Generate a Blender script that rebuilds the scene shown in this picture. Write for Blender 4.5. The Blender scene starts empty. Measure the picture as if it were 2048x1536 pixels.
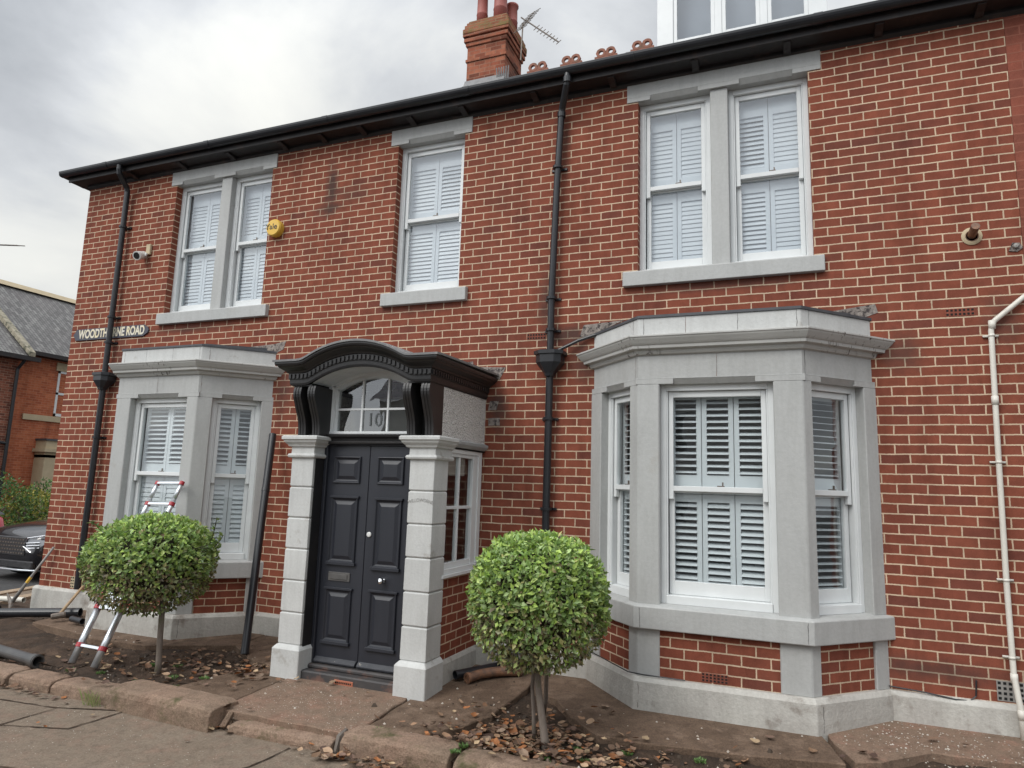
import bpy, math, random
from mathutils import Vector, Matrix
random.seed(7)
SC = bpy.context.scene
COL = SC.collection
R = math.radians
COURSE = .08296; BRICK = .225

# ------------------------------------------------------------------ helpers
class MB:
    def __init__(s): s.v = []; s.f = []; s.c = []
    def face(s, pts, col=None):
        n = len(s.v); s.v += [tuple(p) for p in pts]; s.f.append(list(range(n, n + len(pts)))); s.c.append(col)
    def grid(s, rows, close=False, cap0=False, cap1=False):
        n = len(s.v); w = len(rows[0])
        for r in rows: s.v += [tuple(p) for p in r]
        for i in range(len(rows) - 1):
            for j in range(w if close else w - 1):
                a = n + i * w + j; b = n + i * w + (j + 1) % w
                s.f.append([a, b, b + w, a + w]); s.c.append(None)
        if cap0: s.f.append([n + j for j in range(w)][::-1]); s.c.append(None)
        if cap1: s.f.append([n + (len(rows) - 1) * w + j for j in range(w)]); s.c.append(None)
    def box(s, a, b): s.fbox(lambda u, w, z: (u, w, z), a[0], b[0], a[1], b[1], a[2], b[2])
    def fbox(s, T, u0, u1, w0, w1, z0, z1):
        n = len(s.v)
        for z in (z0, z1):
            for (u, w) in ((u0, w0), (u1, w0), (u1, w1), (u0, w1)): s.v.append(tuple(T(u, w, z)))
        for q in ([0, 3, 2, 1], [4, 5, 6, 7], [0, 1, 5, 4], [1, 2, 6, 5], [2, 3, 7, 6], [3, 0, 4, 7]):
            s.f.append([n + i for i in q]); s.c.append(None)
    def prism(s, poly, z0, z1):      # plan polygon, z0/z1 numbers or functions of (x, y)
        g0 = z0 if callable(z0) else (lambda x, y: z0); g1 = z1 if callable(z1) else (lambda x, y: z1)
        s.grid([[(x, y, g0(x, y)) for x, y in poly], [(x, y, g1(x, y)) for x, y in poly]], True, True, True)
    def extr(s, poly, ax, a, b):     # polygon extruded along an axis
        def P(p, t): return (t, p[0], p[1]) if ax == 0 else ((p[0], t, p[1]) if ax == 1 else (p[0], p[1], t))
        s.grid([[P(p, a) for p in poly], [P(p, b) for p in poly]], True, True, True)
    def tube(s, pts, r, n=10, cap=True):
        pts = [Vector(p) for p in pts]; rs = r if isinstance(r, (list, tuple)) else [r] * len(pts)
        rows = []; up = None
        for i, p in enumerate(pts):
            d = (pts[min(i + 1, len(pts) - 1)] - pts[max(i - 1, 0)]).normalized()
            if up is None:
                up = Vector((0, 0, 1)) if abs(d.z) < .9 else Vector((0, -1, 0))
            a = d.cross(up).normalized(); b = a.cross(d).normalized(); up = b
            rows.append([p + (a * math.cos(t) + b * math.sin(t)) * rs[i] for t in [2 * math.pi * k / n for k in range(n)]])
        s.grid(rows, True, cap, cap)
    def ring_tube(s, a, b, ro, ri, n=18):   # open hollow pipe
        a = Vector(a); b = Vector(b); d = (b - a).normalized()
        up = Vector((0, 0, 1)) if abs(d.z) < .9 else Vector((0, -1, 0))
        x = d.cross(up).normalized(); y = x.cross(d)
        def ring(c, r): return [c + (x * math.cos(t) + y * math.sin(t)) * r for t in [2 * math.pi * k / n for k in range(n)]]
        s.grid([ring(a, ri), ring(a, ro), ring(b, ro), ring(b, ri), ring(a, ri)], True)
    def lathe(s, prof, c, n=20, axis=(0, 0, 1)):
        d = Vector(axis).normalized(); up = Vector((0, 0, 1)) if abs(d.z) < .9 else Vector((1, 0, 0))
        x = d.cross(up).normalized(); y = d.cross(x); c = Vector(c)
        s.grid([[c + d * h + (x * math.cos(t) + y * math.sin(t)) * r for t in [2 * math.pi * k / n for k in range(n)]] for r, h in prof], True, True, True)
    def build(s, name, mat, parent=None, bevel=0, smooth=False, seg=1):
        off = WL[parent.name] if parent else Vector((0, 0, 0))
        me = bpy.data.meshes.new(name)
        me.from_pydata([tuple(Vector(p) - off) for p in s.v], [], s.f)
        uv = me.uv_layers.new(name='UVMap')
        for p in me.polygons:
            n = p.normal
            for li in p.loop_indices:
                q = me.vertices[me.loops[li].vertex_index].co + off
                if abs(n.z) > .75: uv.data[li].uv = (q.x, q.y)
                else:
                    t = Vector((-n.y, n.x, 0)).normalized()
                    uv.data[li].uv = (q.x * t.x + q.y * t.y, q.z)
            if smooth: p.use_smooth = True
        if any(c is not None for c in s.c):
            at = me.color_attributes.new('Col', 'FLOAT_COLOR', 'CORNER')
            for p, c in zip(me.polygons, s.c):
                for li in p.loop_indices: at.data[li].color = (*(c or (1, 1, 1)), 1)
        if mat: me.materials.append(mat)
        o = bpy.data.objects.new(name, me); COL.objects.link(o)
        if parent: o.parent = parent
        WL[o.name] = off.copy()
        if bevel:
            m = o.modifiers.new('bevel', 'BEVEL'); m.width = bevel; m.segments = seg; m.limit_method = 'ANGLE'; m.angle_limit = R(40)
        return o
WL = {}
def tag(o, label=None, cat=None, group=None, kind=None):
    for k, v in (('label', label), ('category', cat), ('group', group), ('kind', kind)):
        if v: o[k] = v
    return o
def empty(name, loc=(0, 0, 0), parent=None):
    o = bpy.data.objects.new(name, None); COL.objects.link(o); o.empty_display_size = .2
    loc = Vector(loc)
    if parent: o.parent = parent; o.location = loc - WL[parent.name]
    else: o.location = loc
    WL[o.name] = loc
    return o
def frame(p, t, n):
    p = Vector(p); t = Vector(t); n = Vector(n)
    return lambda u, w, z: p + t * u + n * w + Vector((0, 0, z))

# ------------------------------------------------------------------ materials
class NT:
    def __init__(s, name):
        s.m = bpy.data.materials.new(name); s.m.use_nodes = True; s.t = s.m.node_tree
        s.b = s.t.nodes['Principled BSDF']; s.out = s.t.nodes['Material Output']; s.geo = s.n('ShaderNodeNewGeometry')
    def n(s, ty, ins=None, **props):
        nd = s.t.nodes.new(ty)
        for k, v in props.items(): setattr(nd, k, v)
        for k, v in (ins or {}).items():
            if isinstance(v, bpy.types.NodeSocket): s.t.links.new(v, nd.inputs[k])
            else: nd.inputs[k].default_value = v
        return nd
    def noise(s, scale, detail=3, rough=.5, vec=None, stretch=None):
        v = vec or s.geo.outputs['Position']
        if stretch: v = s.n('ShaderNodeMapping', {'Vector': v, 'Scale': stretch}).outputs[0]
        return s.n('ShaderNodeTexNoise', {'Vector': v, 'Scale': scale, 'Detail': detail, 'Roughness': rough}).outputs['Fac']
    def ramp(s, fac, stops, interp='LINEAR'):
        r = s.n('ShaderNodeValToRGB', {'Fac': fac}); cr = r.color_ramp; cr.interpolation = interp
        while len(cr.elements) < len(stops): cr.elements.new(.5)
        for e, (p, c) in zip(cr.elements, stops): e.position = p; e.color = (*c, 1) if len(c) == 3 else c
        return r.outputs['Color']
    def mix(s, fac, a, b, mode='MIX'):
        m = s.n('ShaderNodeMix', data_type='RGBA', blend_type=mode)
        for k, v in ((0, fac), (6, a), (7, b)):
            if isinstance(v, bpy.types.NodeSocket): s.t.links.new(v, m.inputs[k])
            elif k == 0: m.inputs[0].default_value = v
            else: m.inputs[k].default_value = (*v, 1)
        return m.outputs[2]
    def math(s, op, a, b=0.0):
        m = s.n('ShaderNodeMath', operation=op)
        for k, v in ((0, a), (1, b)):
            if isinstance(v, bpy.types.NodeSocket): s.t.links.new(v, m.inputs[k])
            else: m.inputs[k].default_value = v
        return m.outputs[0]
    def set(s, **k):
        for a, v in k.items():
            a = a.replace('_', ' ')
            if isinstance(v, bpy.types.NodeSocket): s.t.links.new(v, s.b.inputs[a])
            else: s.b.inputs[a].default_value = (*v, 1) if isinstance(v, tuple) and len(v) == 3 else v
    def bump(s, h, strength=.3, dist=.01):
        b = s.n('ShaderNodeBump', {'Height': h, 'Strength': strength, 'Distance': dist})
        s.t.links.new(b.outputs[0], s.b.inputs['Normal'])

def surf(name, c1, c2=None, rough=.6, sc=4, bump=.15, bsc=60, dirt=None, dsc=2.5, dlo=.55, dhi=.75, metal=0, spec=None, dist=.004, fine=0, stretch=None, streak=0):
    m = NT(name); c2 = c2 or tuple(x * .8 for x in c1)
    col = m.mix(m.ramp(m.noise(sc, 5, .6, stretch=stretch), [(.3, (0, 0, 0)), (.7, (1, 1, 1))]), c1, c2)
    if fine: col = m.mix(fine, col, m.ramp(m.noise(bsc, 2, .7), [(.3, (.3, .3, .3)), (.7, (1, 1, 1))]), 'MULTIPLY')
    if dirt: col = m.mix(m.ramp(m.noise(dsc, 6, .65), [(dlo, (0, 0, 0)), (dhi, (1, 1, 1))]), col, dirt)
    if streak: col = m.mix(streak, col, m.ramp(m.noise(5, 6, .7, stretch=(2.2, 2.2, .3)), [(.3, (.45, .43, .40)), (.55, (1, 1, 1)), (.75, (1.08, 1.08, 1.07))]), 'MULTIPLY')
    m.set(Base_Color=col, Roughness=rough, Metallic=metal)
    if spec is not None: m.set(Specular_IOR_Level=spec)
    if bump: m.bump(m.noise(bsc, 4, .6), bump, dist)
    return m.m

def brick(name, tones, mortar, dark=None, msize=.0065, w=BRICK, h=COURSE, z0=.27, wob=.006, grime=.35, moss=None, stains=()):
    m = NT(name)
    uv = m.n('ShaderNodeUVMap').outputs[0]
    wobn = m.n('ShaderNodeTexNoise', {'Vector': uv, 'Scale': 5.0, 'Detail': 3.0}).outputs['Color']
    wv = m.n('ShaderNodeVectorMath', {0: wobn, 1: (.5, .5, .5)}, operation='SUBTRACT').outputs[0]
    wv = m.n('ShaderNodeVectorMath', {0: wv, 'Scale': wob * 2}, operation='SCALE').outputs[0]
    wf = m.n('ShaderNodeTexNoise', {'Vector': uv, 'Scale': 70.0, 'Detail': 2.0}).outputs['Color']
    wf = m.n('ShaderNodeVectorMath', {0: wf, 1: (.5, .5, .5)}, operation='SUBTRACT').outputs[0]
    wf = m.n('ShaderNodeVectorMath', {0: wf, 'Scale': .006}, operation='SCALE').outputs[0]
    v = m.n('ShaderNodeVectorMath', {0: uv, 1: wv}, operation='ADD').outputs[0]
    v = m.n('ShaderNodeVectorMath', {0: v, 1: wf}, operation='ADD').outputs[0]
    v = m.n('ShaderNodeVectorMath', {0: v, 1: (w * 400, h * 200 - z0, 0)}, operation='ADD').outputs[0]
    b = m.n('ShaderNodeTexBrick', {'Vector': v, 'Color1': (0, 0, 0, 1), 'Color2': (1, 1, 1, 1), 'Mortar': (.5, .5, .5, 1), 'Scale': 1.0, 'Mortar Size': msize, 'Mortar Smooth': .15, 'Bias': 0.0, 'Brick Width': w, 'Row Height': h})
    rnd = b.outputs['Color']; fac = b.outputs['Fac']
    col = m.ramp(rnd, tones)
    col = m.mix(.55, col, m.ramp(m.noise(9, 5, .65), [(.3, (.62, .6, .6)), (.7, (1.15, 1.1, 1.1))]), 'MULTIPLY')
    col = m.mix(.5, col, m.ramp(m.noise(120, 3, .7), [(.25, (.55, .55, .55)), (.7, (1.1, 1.1, 1.1))]), 'MULTIPLY')
    # bricks of darker firing in patches
    if dark: col = m.mix(m.ramp(m.noise(1.1, 4, .6), [(.52, (0, 0, 0)), (.72, (grime,) * 3)]), col, dark)
    mo = m.mix(m.ramp(m.noise(3, 4, .6), [(.35, (0, 0, 0)), (.75, (1, 1, 1))]), mortar, tuple(x * .68 for x in mortar))
    col = m.mix(fac, col, mo)
    col = m.mix(.8, col, m.ramp(m.noise(2.2, 5, .65, stretch=(1.6, 1.6, .35)), [(.28, (.66, .64, .64)), (.5, (1, 1, 1)), (.75, (1.12, 1.1, 1.08))]), 'MULTIPLY')
    if moss: col = m.mix(m.ramp(m.noise(3, 5, .7), [(.5, (0, 0, 0)), (.62, (.8, .8, .8))]), col, moss)
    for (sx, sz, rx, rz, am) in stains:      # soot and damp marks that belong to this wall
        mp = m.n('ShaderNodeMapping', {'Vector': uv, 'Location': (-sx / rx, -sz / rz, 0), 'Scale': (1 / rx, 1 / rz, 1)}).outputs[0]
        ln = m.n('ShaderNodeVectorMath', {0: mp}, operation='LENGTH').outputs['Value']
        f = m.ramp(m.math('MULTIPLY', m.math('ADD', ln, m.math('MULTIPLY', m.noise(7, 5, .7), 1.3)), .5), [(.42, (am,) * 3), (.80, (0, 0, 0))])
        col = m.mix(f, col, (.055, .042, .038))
    hgt = m.math('ADD', m.math('MULTIPLY', fac, .35), m.math('MULTIPLY', m.noise(160, 3, .6), .35))
    m.set(Base_Color=col, Roughness=.9, Specular_IOR_Level=.12); m.bump(hgt, .5, .006)
    return m.m

BR = [(0, (.170, .060, .044)), (.06, (.212, .068, .045)), (.4, (.236, .075, .047)), (.7, (.258, .082, .051)), (.94, (.226, .071, .046)), (1, (.178, .061, .044))]
M = {}
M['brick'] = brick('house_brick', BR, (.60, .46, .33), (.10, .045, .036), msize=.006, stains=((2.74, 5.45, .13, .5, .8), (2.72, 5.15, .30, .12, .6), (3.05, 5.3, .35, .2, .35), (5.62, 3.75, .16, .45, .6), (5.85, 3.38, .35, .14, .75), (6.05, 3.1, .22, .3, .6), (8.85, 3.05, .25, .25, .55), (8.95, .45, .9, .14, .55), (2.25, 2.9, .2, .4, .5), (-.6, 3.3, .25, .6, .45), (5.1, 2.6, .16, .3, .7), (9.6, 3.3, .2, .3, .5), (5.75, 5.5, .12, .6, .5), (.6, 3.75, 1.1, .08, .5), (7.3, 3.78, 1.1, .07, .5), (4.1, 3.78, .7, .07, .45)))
M['brick_next'] = brick('neighbour_brick', [(0, (.22, .078, .055)), (1, (.27, .088, .06))], (.30, .115, .08), (.12, .05, .045))
M['brick_far'] = brick('terrace_brick', [(0, (.36, .11, .06)), (.5, (.46, .14, .07)), (1, (.52, .18, .09))], (.50, .24, .15), (.2, .06, .04), msize=.006)
M['brick_far2'] = brick('terrace_old_brick', [(0, (.15, .06, .045)), (.5, (.30, .11, .07)), (1, (.36, .15, .10))], (.42, .3, .22), (.12, .05, .04), msize=.006)
M['brick_chim'] = brick('chimney_brick', [(0, (.12, .05, .035)), (.5, (.30, .10, .06)), (1, (.38, .15, .09))], (.30, .17, .12), (.10, .055, .045), msize=.006, grime=.8)
M['brick_moss'] = brick('chimney_mossy_brick', [(0, (.25, .10, .06)), (1, (.36, .15, .09))], (.26, .2, .12), moss=(.17, .15, .06))
M['stone'] = surf('grey_painted_stone', (.425, .43, .42), (.40, .406, .398), .55, 2.2, streak=.2, bump=.35, bsc=35, dirt=(.33, .31, .28), dsc=1.7, dlo=.62, dhi=.8, fine=.12, dist=.006)
M['stone_lt'] = surf('pale_painted_stone', (.56, .565, .55), (.49, .495, .485), .6, 2.5, streak=.2, bump=.35, bsc=45, dirt=(.25, .215, .18), dsc=3.5, dlo=.62, dhi=.78, fine=.12, dist=.006)
M['stone_pl'] = surf('plinth_paint', (.52, .51, .47), (.42, .40, .37), .75, 3, streak=.28, bump=.6, bsc=40, dirt=(.15, .115, .09), dsc=4, dlo=.56, dhi=.76, fine=.2, dist=.008)
def streaked(name, base):   # stone ledge with dark run-off streaks
    m = NT(name)
    col = m.mix(m.ramp(m.noise(2.2, 5, .6), [(.3, (0, 0, 0)), (.7, (1, 1, 1))]), base, tuple(x * .85 for x in base))
    st = m.ramp(m.noise(9, 4, .7, stretch=(3.5, 3.5, .5)), [(.57, (0, 0, 0)), (.64, (1, 1, 1))])
    st2 = m.ramp(m.noise(2.0, 3, .5), [(.5, (0, 0, 0)), (.6, (1, 1, 1))])
    col = m.mix(m.math('MULTIPLY', m.n('ShaderNodeRGBToBW', {0: st}).outputs[0], m.n('ShaderNodeRGBToBW', {0: st2}).outputs[0]), col, (.06, .045, .035))
    m.set(Base_Color=col, Roughness=.6); m.bump(m.noise(40, 4, .6), .3, .005); return m.m
M['stone_streak'] = streaked('streaked_stone', (.48, .48, .46))
M['white'] = surf('white_frame', (.70, .72, .72), (.64, .66, .66), .35, 5, .05, 60, dirt=(.5, .47, .42), dsc=6, dlo=.68, dhi=.85)
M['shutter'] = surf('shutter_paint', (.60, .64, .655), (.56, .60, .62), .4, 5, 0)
M['blackwood'] = surf('black_eaves', (.012, .010, .011), (.020, .016, .016), .5, 3, .2, 30, dirt=(.05, .03, .025), dsc=6)
M['blackpipe'] = surf('black_pipe', (.012, .013, .016), (.02, .021, .025), .33, 4, .05, 40)
M['blackmatt'] = surf('black_canopy', (.014, .014, .015), (.024, .022, .022), .38, 4, .15, 40)
M['door'] = surf('door_paint', (.018, .020, .027), (.023, .025, .033), .42, 3, .12, 30, dirt=(.05, .055, .065), dsc=7, dlo=.66, dhi=.8, stretch=(2, 2, .3))
M['doorworn'] = surf('worn_door_board', (.045, .047, .055), (.02, .022, .028), .5, 9, .4, 30, dirt=(.33, .31, .27), dsc=16, dlo=.66, dhi=.70)
M['step'] = surf('dark_step', (.065, .058, .055), (.03, .03, .033), .6, 4, .4, 40, dirt=(.17, .09, .065), dsc=3, dlo=.5, dhi=.62)
M['lead'] = surf('lead', (.13, .13, .135), (.2, .2, .2), .55, 8, .4, 30, dirt=(.3, .28, .26), dsc=9)
M['leaddark'] = surf('dark_lead', (.045, .048, .055), (.075, .078, .085), .5, 8, .3, 30)
M['flash'] = surf('old_mortar_flashing', (.13, .11, .10), (.33, .29, .26), .9, 14, .9, 50, dirt=(.05, .04, .04), dsc=20, dlo=.5, dhi=.6, dist=.01, stretch=(1, 1, .4))
M['terra'] = surf('terracotta', (.42, .15, .08), (.32, .10, .06), .75, 8, .3, 60)
M['pot'] = surf('chimney_pot_clay', (.32, .085, .065), (.26, .07, .055), .6, 3, .15, 40)
M['slate_own'] = surf('roof_slate', (.10, .10, .11), (.16, .15, .16), .6, 6, .3, 40)
M['hole'] = surf('dark_hole', (.006, .006, .006), None, .9, 3, 0)
M['alu'] = surf('ladder_aluminium', (.72, .75, .78), (.62, .65, .68), .3, 8, .1, 40, metal=.75, dirt=(.45, .45, .44), dsc=14, dlo=.6, dhi=.7)
M['red'] = surf('red_clamp', (.38, .02, .03), (.30, .015, .025), .4, 5, 0)
M['dormer_tone'] = surf('blue_grey_backing', (.22, .25, .30), None, .8, 3, 0)  # backing colour behind the dormer glass, holds its reflected sky tone
M['crest'] = surf('weathered_crest_clay', (.24, .095, .06), (.17, .07, .045), .8, 9, .3, 50, dirt=(.12, .09, .06), dsc=9)
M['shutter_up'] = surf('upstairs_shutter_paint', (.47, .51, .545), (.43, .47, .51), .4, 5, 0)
M['tarnish'] = surf('tarnished_plate', (.11, .105, .10), (.07, .068, .066), .45, 8, .2, 60)
M['pipegrey'] = surf('grey_black_pipe', (.05, .05, .052), (.08, .078, .075), .4, 5, .1, 40)
M['waste'] = surf('white_waste_pipe', (.66, .64, .58), (.58, .55, .49), .45, 5, .05, 50, dirt=(.33, .25, .19), dsc=7, dlo=.66, dhi=.8)
M['plastic'] = surf('white_plastic', (.75, .75, .73), None, .35, 5, 0)
M['yellow'] = surf('yellow_plastic', (.72, .45, .06), (.64, .40, .06), .4, 5, 0, dirt=(.4, .3, .1), dsc=12, dlo=.66, dhi=.8)
M['ink'] = surf('dark_lettering', (.03, .028, .03), None, .5, 3, 0)
M['signbg'] = surf('sign_plate', (.035, .037, .055), (.055, .055, .075), .45, 9, .2, 50, dirt=(.2, .2, .2), dsc=22, dlo=.66, dhi=.75)
M['gold'] = surf('worn_gold_letters', (.72, .62, .38), (.62, .60, .55), .5, 12, .2, 60, dirt=(.25, .22, .16), dsc=22, dlo=.6, dhi=.72)
M['wood'] = surf('tool_handle_wood', (.42, .30, .17), (.30, .2, .12), .6, 10, .2, 60)
M['steel'] = surf('rusty_tool_steel', (.20, .18, .16), (.12, .09, .07), .5, 12, .3, 60, metal=.4)
M['grey'] = surf('scuffed_grey', (.30, .29, .27), (.2, .19, .18), .6, 8, .2, 60)
M['rust'] = surf('scorched_copper', (.26, .13, .07), (.08, .05, .04), .55, 18, .3, 60)
M['bark'] = surf('grey_bark', (.20, .165, .14), (.13, .105, .085), .85, 14, .6, 60, dirt=(.12, .12, .06), dsc=10, stretch=(3, 3, .6))
M['twig'] = surf('dark_twigs', (.030, .024, .014), None, .95, 10, 0)
M['sandstone'] = surf('tan_sandstone', (.50, .41, .27), (.42, .34, .22), .8, 4, .2, 40)
M['plaster'] = surf('inside_plaster', (.55, .53, .48), None, .9, 3, 0)
M['roomgrey'] = surf('room_paint', (.45, .455, .46), None, .9, 3, 0)
M['oppwall'] = surf('opposite_render', (.62, .61, .58), (.52, .51, .48), .85, 2, .1, 40)
M['coping'] = surf('weathered_coping', (.36, .32, .24), (.22, .2, .15), .85, 6, .5, 30, dirt=(.09, .09, .06), dsc=5, dlo=.5, dhi=.62)
M['tyre'] = surf('tyre_rubber', (.02, .02, .02), None, .8, 5, 0)
M['chrome'] = surf('chrome', (.75, .76, .78), None, .15, 3, 0, metal=1)
M['grille'] = surf('black_grille', (.02, .02, .022), (.05, .05, .052), .35, 30, .5, 40)
M['bag'] = surf('black_sack', (.012, .012, .012), (.03, .026, .022), .5, 8, 1, 14, dist=.03)
M['blue'] = surf('blue_handle', (.03, .22, .5), None, .4, 3, 0)
def render_mat():
    m = NT('pebble_render'); n1 = m.n('ShaderNodeTexVoronoi', {'Vector': m.geo.outputs['Position'], 'Scale': 62.0}).outputs['Distance']
    n2 = m.noise(45, 4, .7)
    col = m.mix(m.ramp(n2, [(.32, (0, 0, 0)), (.46, (1, 1, 1))]), (.30, .28, .265), (.66, .63, .60))
    m.set(Base_Color=col, Roughness=.9); m.bump(m.math('ADD', n1, n2), 1.0, .018); return m.m
M['render'] = render_mat()
def ground(name, c1, c2, c3, bs=.5, speck=None, sden=.7, moss=None, sc=1.6):
    m = NT(name)
    col = m.mix(m.ramp(m.noise(sc, 7, .65), [(.35, (0, 0, 0)), (.65, (1, 1, 1))]), c1, c2)
    col = m.mix(m.ramp(m.noise(6, 6, .7), [(.5, (0, 0, 0)), (.72, (1, 1, 1))]), col, c3)
    col = m.mix(.75, col, m.ramp(m.noise(75, 4, .8), [(.28, (.40, .38, .36)), (.5, (1, 1, 1)), (.74, (1.45, 1.42, 1.38))]), 'MULTIPLY')
    col = m.mix(.6, col, m.ramp(m.noise(11, 5, .7), [(.3, (.55, .52, .5)), (.5, (1, 1, 1)), (.75, (1.2, 1.18, 1.15))]), 'MULTIPLY')
    if moss: col = m.mix(m.ramp(m.noise(2.3, 5, .7), [(.56, (0, 0, 0)), (.66, (.85, .85, .85))]), col, moss)
    if speck:
        vo = m.n('ShaderNodeTexVoronoi', {'Vector': m.geo.outputs['Position'], 'Scale': 38.0, 'Randomness': 1.0})
        s1 = m.ramp(vo.outputs['Distance'], [(.10, (1, 1, 1)), (.17, (0, 0, 0))])
        s2 = m.ramp(m.noise(1.9, 4, .6), [(sden - .08, (0, 0, 0)), (sden, (1, 1, 1))])
        s3 = m.ramp(m.n('ShaderNodeRGBToBW', {0: vo.outputs['Color']}).outputs[0], [(.5, (0, 0, 0)), (.55, (1, 1, 1))])
        f = m.mix(1.0, m.mix(1.0, s1, s2, 'MULTIPLY'), s3, 'MULTIPLY')
        col = m.mix(f, col, speck)
    h = m.math('ADD', m.noise(14, 5, .65), m.math('MULTIPLY', m.noise(70, 5, .75), .7))
    m.set(Base_Color=col, Roughness=.9, Specular_IOR_Level=.3); m.bump(h, bs, .03); return m.m
M['pave'] = ground('footway_stone', (.165, .128, .096), (.195, .155, .118), (.205, .14, .105), .35, (.5, .47, .4), .56)
M['flag'] = ground('brown_flagstone', (.165, .112, .078), (.105, .070, .048), (.22, .155, .113), .55, None)
M['flagspeck'] = ground('speckled_flagstone', (.21, .14, .10), (.18, .13, .095), (.25, .145, .105), .45, (.62, .57, .48), .5)
M['kerb'] = ground('sandstone_kerb', (.29, .195, .142), (.21, .155, .112), (.34, .24, .18), .7, None, moss=(.075, .075, .03))
M['soil'] = ground('damp_soil', (.045, .032, .023), (.085, .055, .038), (.13, .085, .058), 1.0, None, sc=2.5)
M['road'] = ground('asphalt', (.055, .055, .057), (.07, .07, .07), (.045, .045, .047), .3, (.2, .2, .2), .6)
M['kerbfar'] = ground('tan_kerb', (.36, .27, .19), (.30, .23, .16), (.4, .32, .23), .3, None)
def slate():
    m = NT('slate_roof'); uv = m.n('ShaderNodeUVMap').outputs[0]
    b = m.n('ShaderNodeTexBrick', {'Vector': uv, 'Color1': (.0, .0, .0, 1), 'Color2': (1, 1, 1, 1), 'Mortar': (0, 0, 0, 1), 'Scale': 1.0, 'Mortar Size': .010, 'Brick Width': .24, 'Row Height': .125, 'Mortar Smooth': .3})
    col = m.ramp(b.outputs['Color'], [(0, (.095, .09, .088)), (.5, (.15, .145, .14)), (1, (.21, .205, .195))])
    col = m.mix(b.outputs['Fac'], col, (.035, .033, .033))
    col = m.mix(m.ramp(m.noise(.55, 5, .7), [(.45, (0, 0, 0)), (.7, (.6, .6, .6))]), col, (.10, .085, .085))
    m.set(Base_Color=col, Roughness=.7); m.bump(b.outputs['Fac'], -.6, .02); return m.m
M['slate'] = slate()
def leafmat(name, rough=.5, trans=.35):
    m = NT(name)
    a = m.n('ShaderNodeVertexColor', layer_name='Col').outputs['Color']
    col = m.mix(.35, a, m.ramp(m.noise(40, 2, .6), [(.3, (.6, .6, .6)), (.7, (1.3, 1.3, 1.3))]), 'MULTIPLY')
    m.set(Base_Color=col, Roughness=rough, Specular_IOR_Level=.35)
    tr = m.n('ShaderNodeBsdfTranslucent', {'Color': col})
    mx = m.n('ShaderNodeMixShader', {0: trans, 1: m.b.outputs[0], 2: tr.outputs[0]})
    m.t.links.new(mx.outputs[0], m.out.inputs[0]); return m.m
M['leaf'] = leafmat('leaf', .42, .25); M['litter'] = leafmat('dead_leaf', .75, .08)
def glass(name, ior=1.6, tint=(.97, .99, .99), rough=0.0):
    m = NT(name); bf = m.geo.outputs['Backfacing']      # same reflectance from both sides of the thin pane
    iv = m.math('ADD', ior, m.math('MULTIPLY', bf, 1 / ior - ior)); fr = m.n('ShaderNodeFresnel', {'IOR': iv}).outputs[0]
    tr = m.n('ShaderNodeBsdfTransparent', {'Color': (*tint, 1)}); gl = m.n('ShaderNodeBsdfGlossy', {'Color': (.95, .97, 1, 1), 'Roughness': rough})
    wob = m.n('ShaderNodeBump', {'Height': m.noise(2.5, 2, .5), 'Strength': .12, 'Distance': .02})
    m.t.links.new(wob.outputs[0], gl.inputs['Normal'])
    mx = m.n('ShaderNodeMixShader', {0: fr, 1: tr.outputs[0], 2: gl.outputs[0]})
    m.t.links.new(mx.outputs[0], m.out.inputs[0]); return m.m
M['glass'] = glass('window_glass', 2.05); M['glassfan'] = glass('fanlight_glass', 2.2, (.85, .88, .88))
M['glassdark'] = glass('tinted_glass', 1.7, (.08, .09, .1))
M['number'] = surf('number_film', (.10, .11, .115), None, .5, 3, 0)
m = NT('car_black_paint'); m.set(Base_Color=(.012, .011, .014), Roughness=.25, Coat_Weight=1.0, Coat_Roughness=.04, Metallic=.3); M['carblack'] = m.m
m = NT('car_red_paint'); m.set(Base_Color=(.55, .01, .03), Roughness=.3, Coat_Weight=1.0, Coat_Roughness=.04); M['carred'] = m.m

# ------------------------------------------------------------------ camera
RM = ((0.9280313527978434, 0.02739443111566768, 0.3714934095889514), (0.371202872832898, -0.15123237597095904, -0.9161534782222615), (0.031084327639162596, 0.9881185726429914, -0.1505172779889198))
CAMP = Vector((7.930, -6.622, 1.792))
cam = bpy.data.objects.new('camera', bpy.data.cameras.new('camera')); COL.objects.link(cam)
cam.matrix_world = Matrix.Translation(CAMP) @ Matrix(RM).to_4x4()
cam.data.sensor_width = 36; cam.data.lens = 1368.18 / 2048 * 36; cam.data.clip_start = .05; cam.data.clip_end = 500
SC.camera = cam

# ------------------------------------------------------------------ world + sun
w = bpy.data.worlds.new('World'); SC.world = w; w.use_nodes = True; t = w.node_tree
for n in list(t.nodes): t.nodes.remove(n)
def wn(ty, ins=None, **pr):
    nd = t.nodes.new(ty)
    for k, v in pr.items(): setattr(nd, k, v)
    for k, v in (ins or {}).items():
        if isinstance(v, bpy.types.NodeSocket): t.links.new(v, nd.inputs[k])
        else: nd.inputs[k].default_value = v
    return nd
def wm(op, a, b=0.0, c=None):
    return wn('ShaderNodeMath', {0: a, 1: b} if c is None else {0: a, 1: b, 2: c}, operation=op).outputs[0]
SUN_EL, SUN_AZ = R(42), R(205)      # azimuth from +Y clockwise
sdir = Vector((math.sin(SUN_AZ) * math.cos(SUN_EL), math.cos(SUN_AZ) * math.cos(SUN_EL), math.sin(SUN_EL)))
sky = wn('ShaderNodeTexSky', sky_type='NISHITA', sun_disc=False, sun_elevation=SUN_EL, sun_rotation=SUN_AZ)
tc = wn('ShaderNodeTexCoord').outputs['Generated']
sx = wn('ShaderNodeSeparateXYZ', {0: tc})
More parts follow.
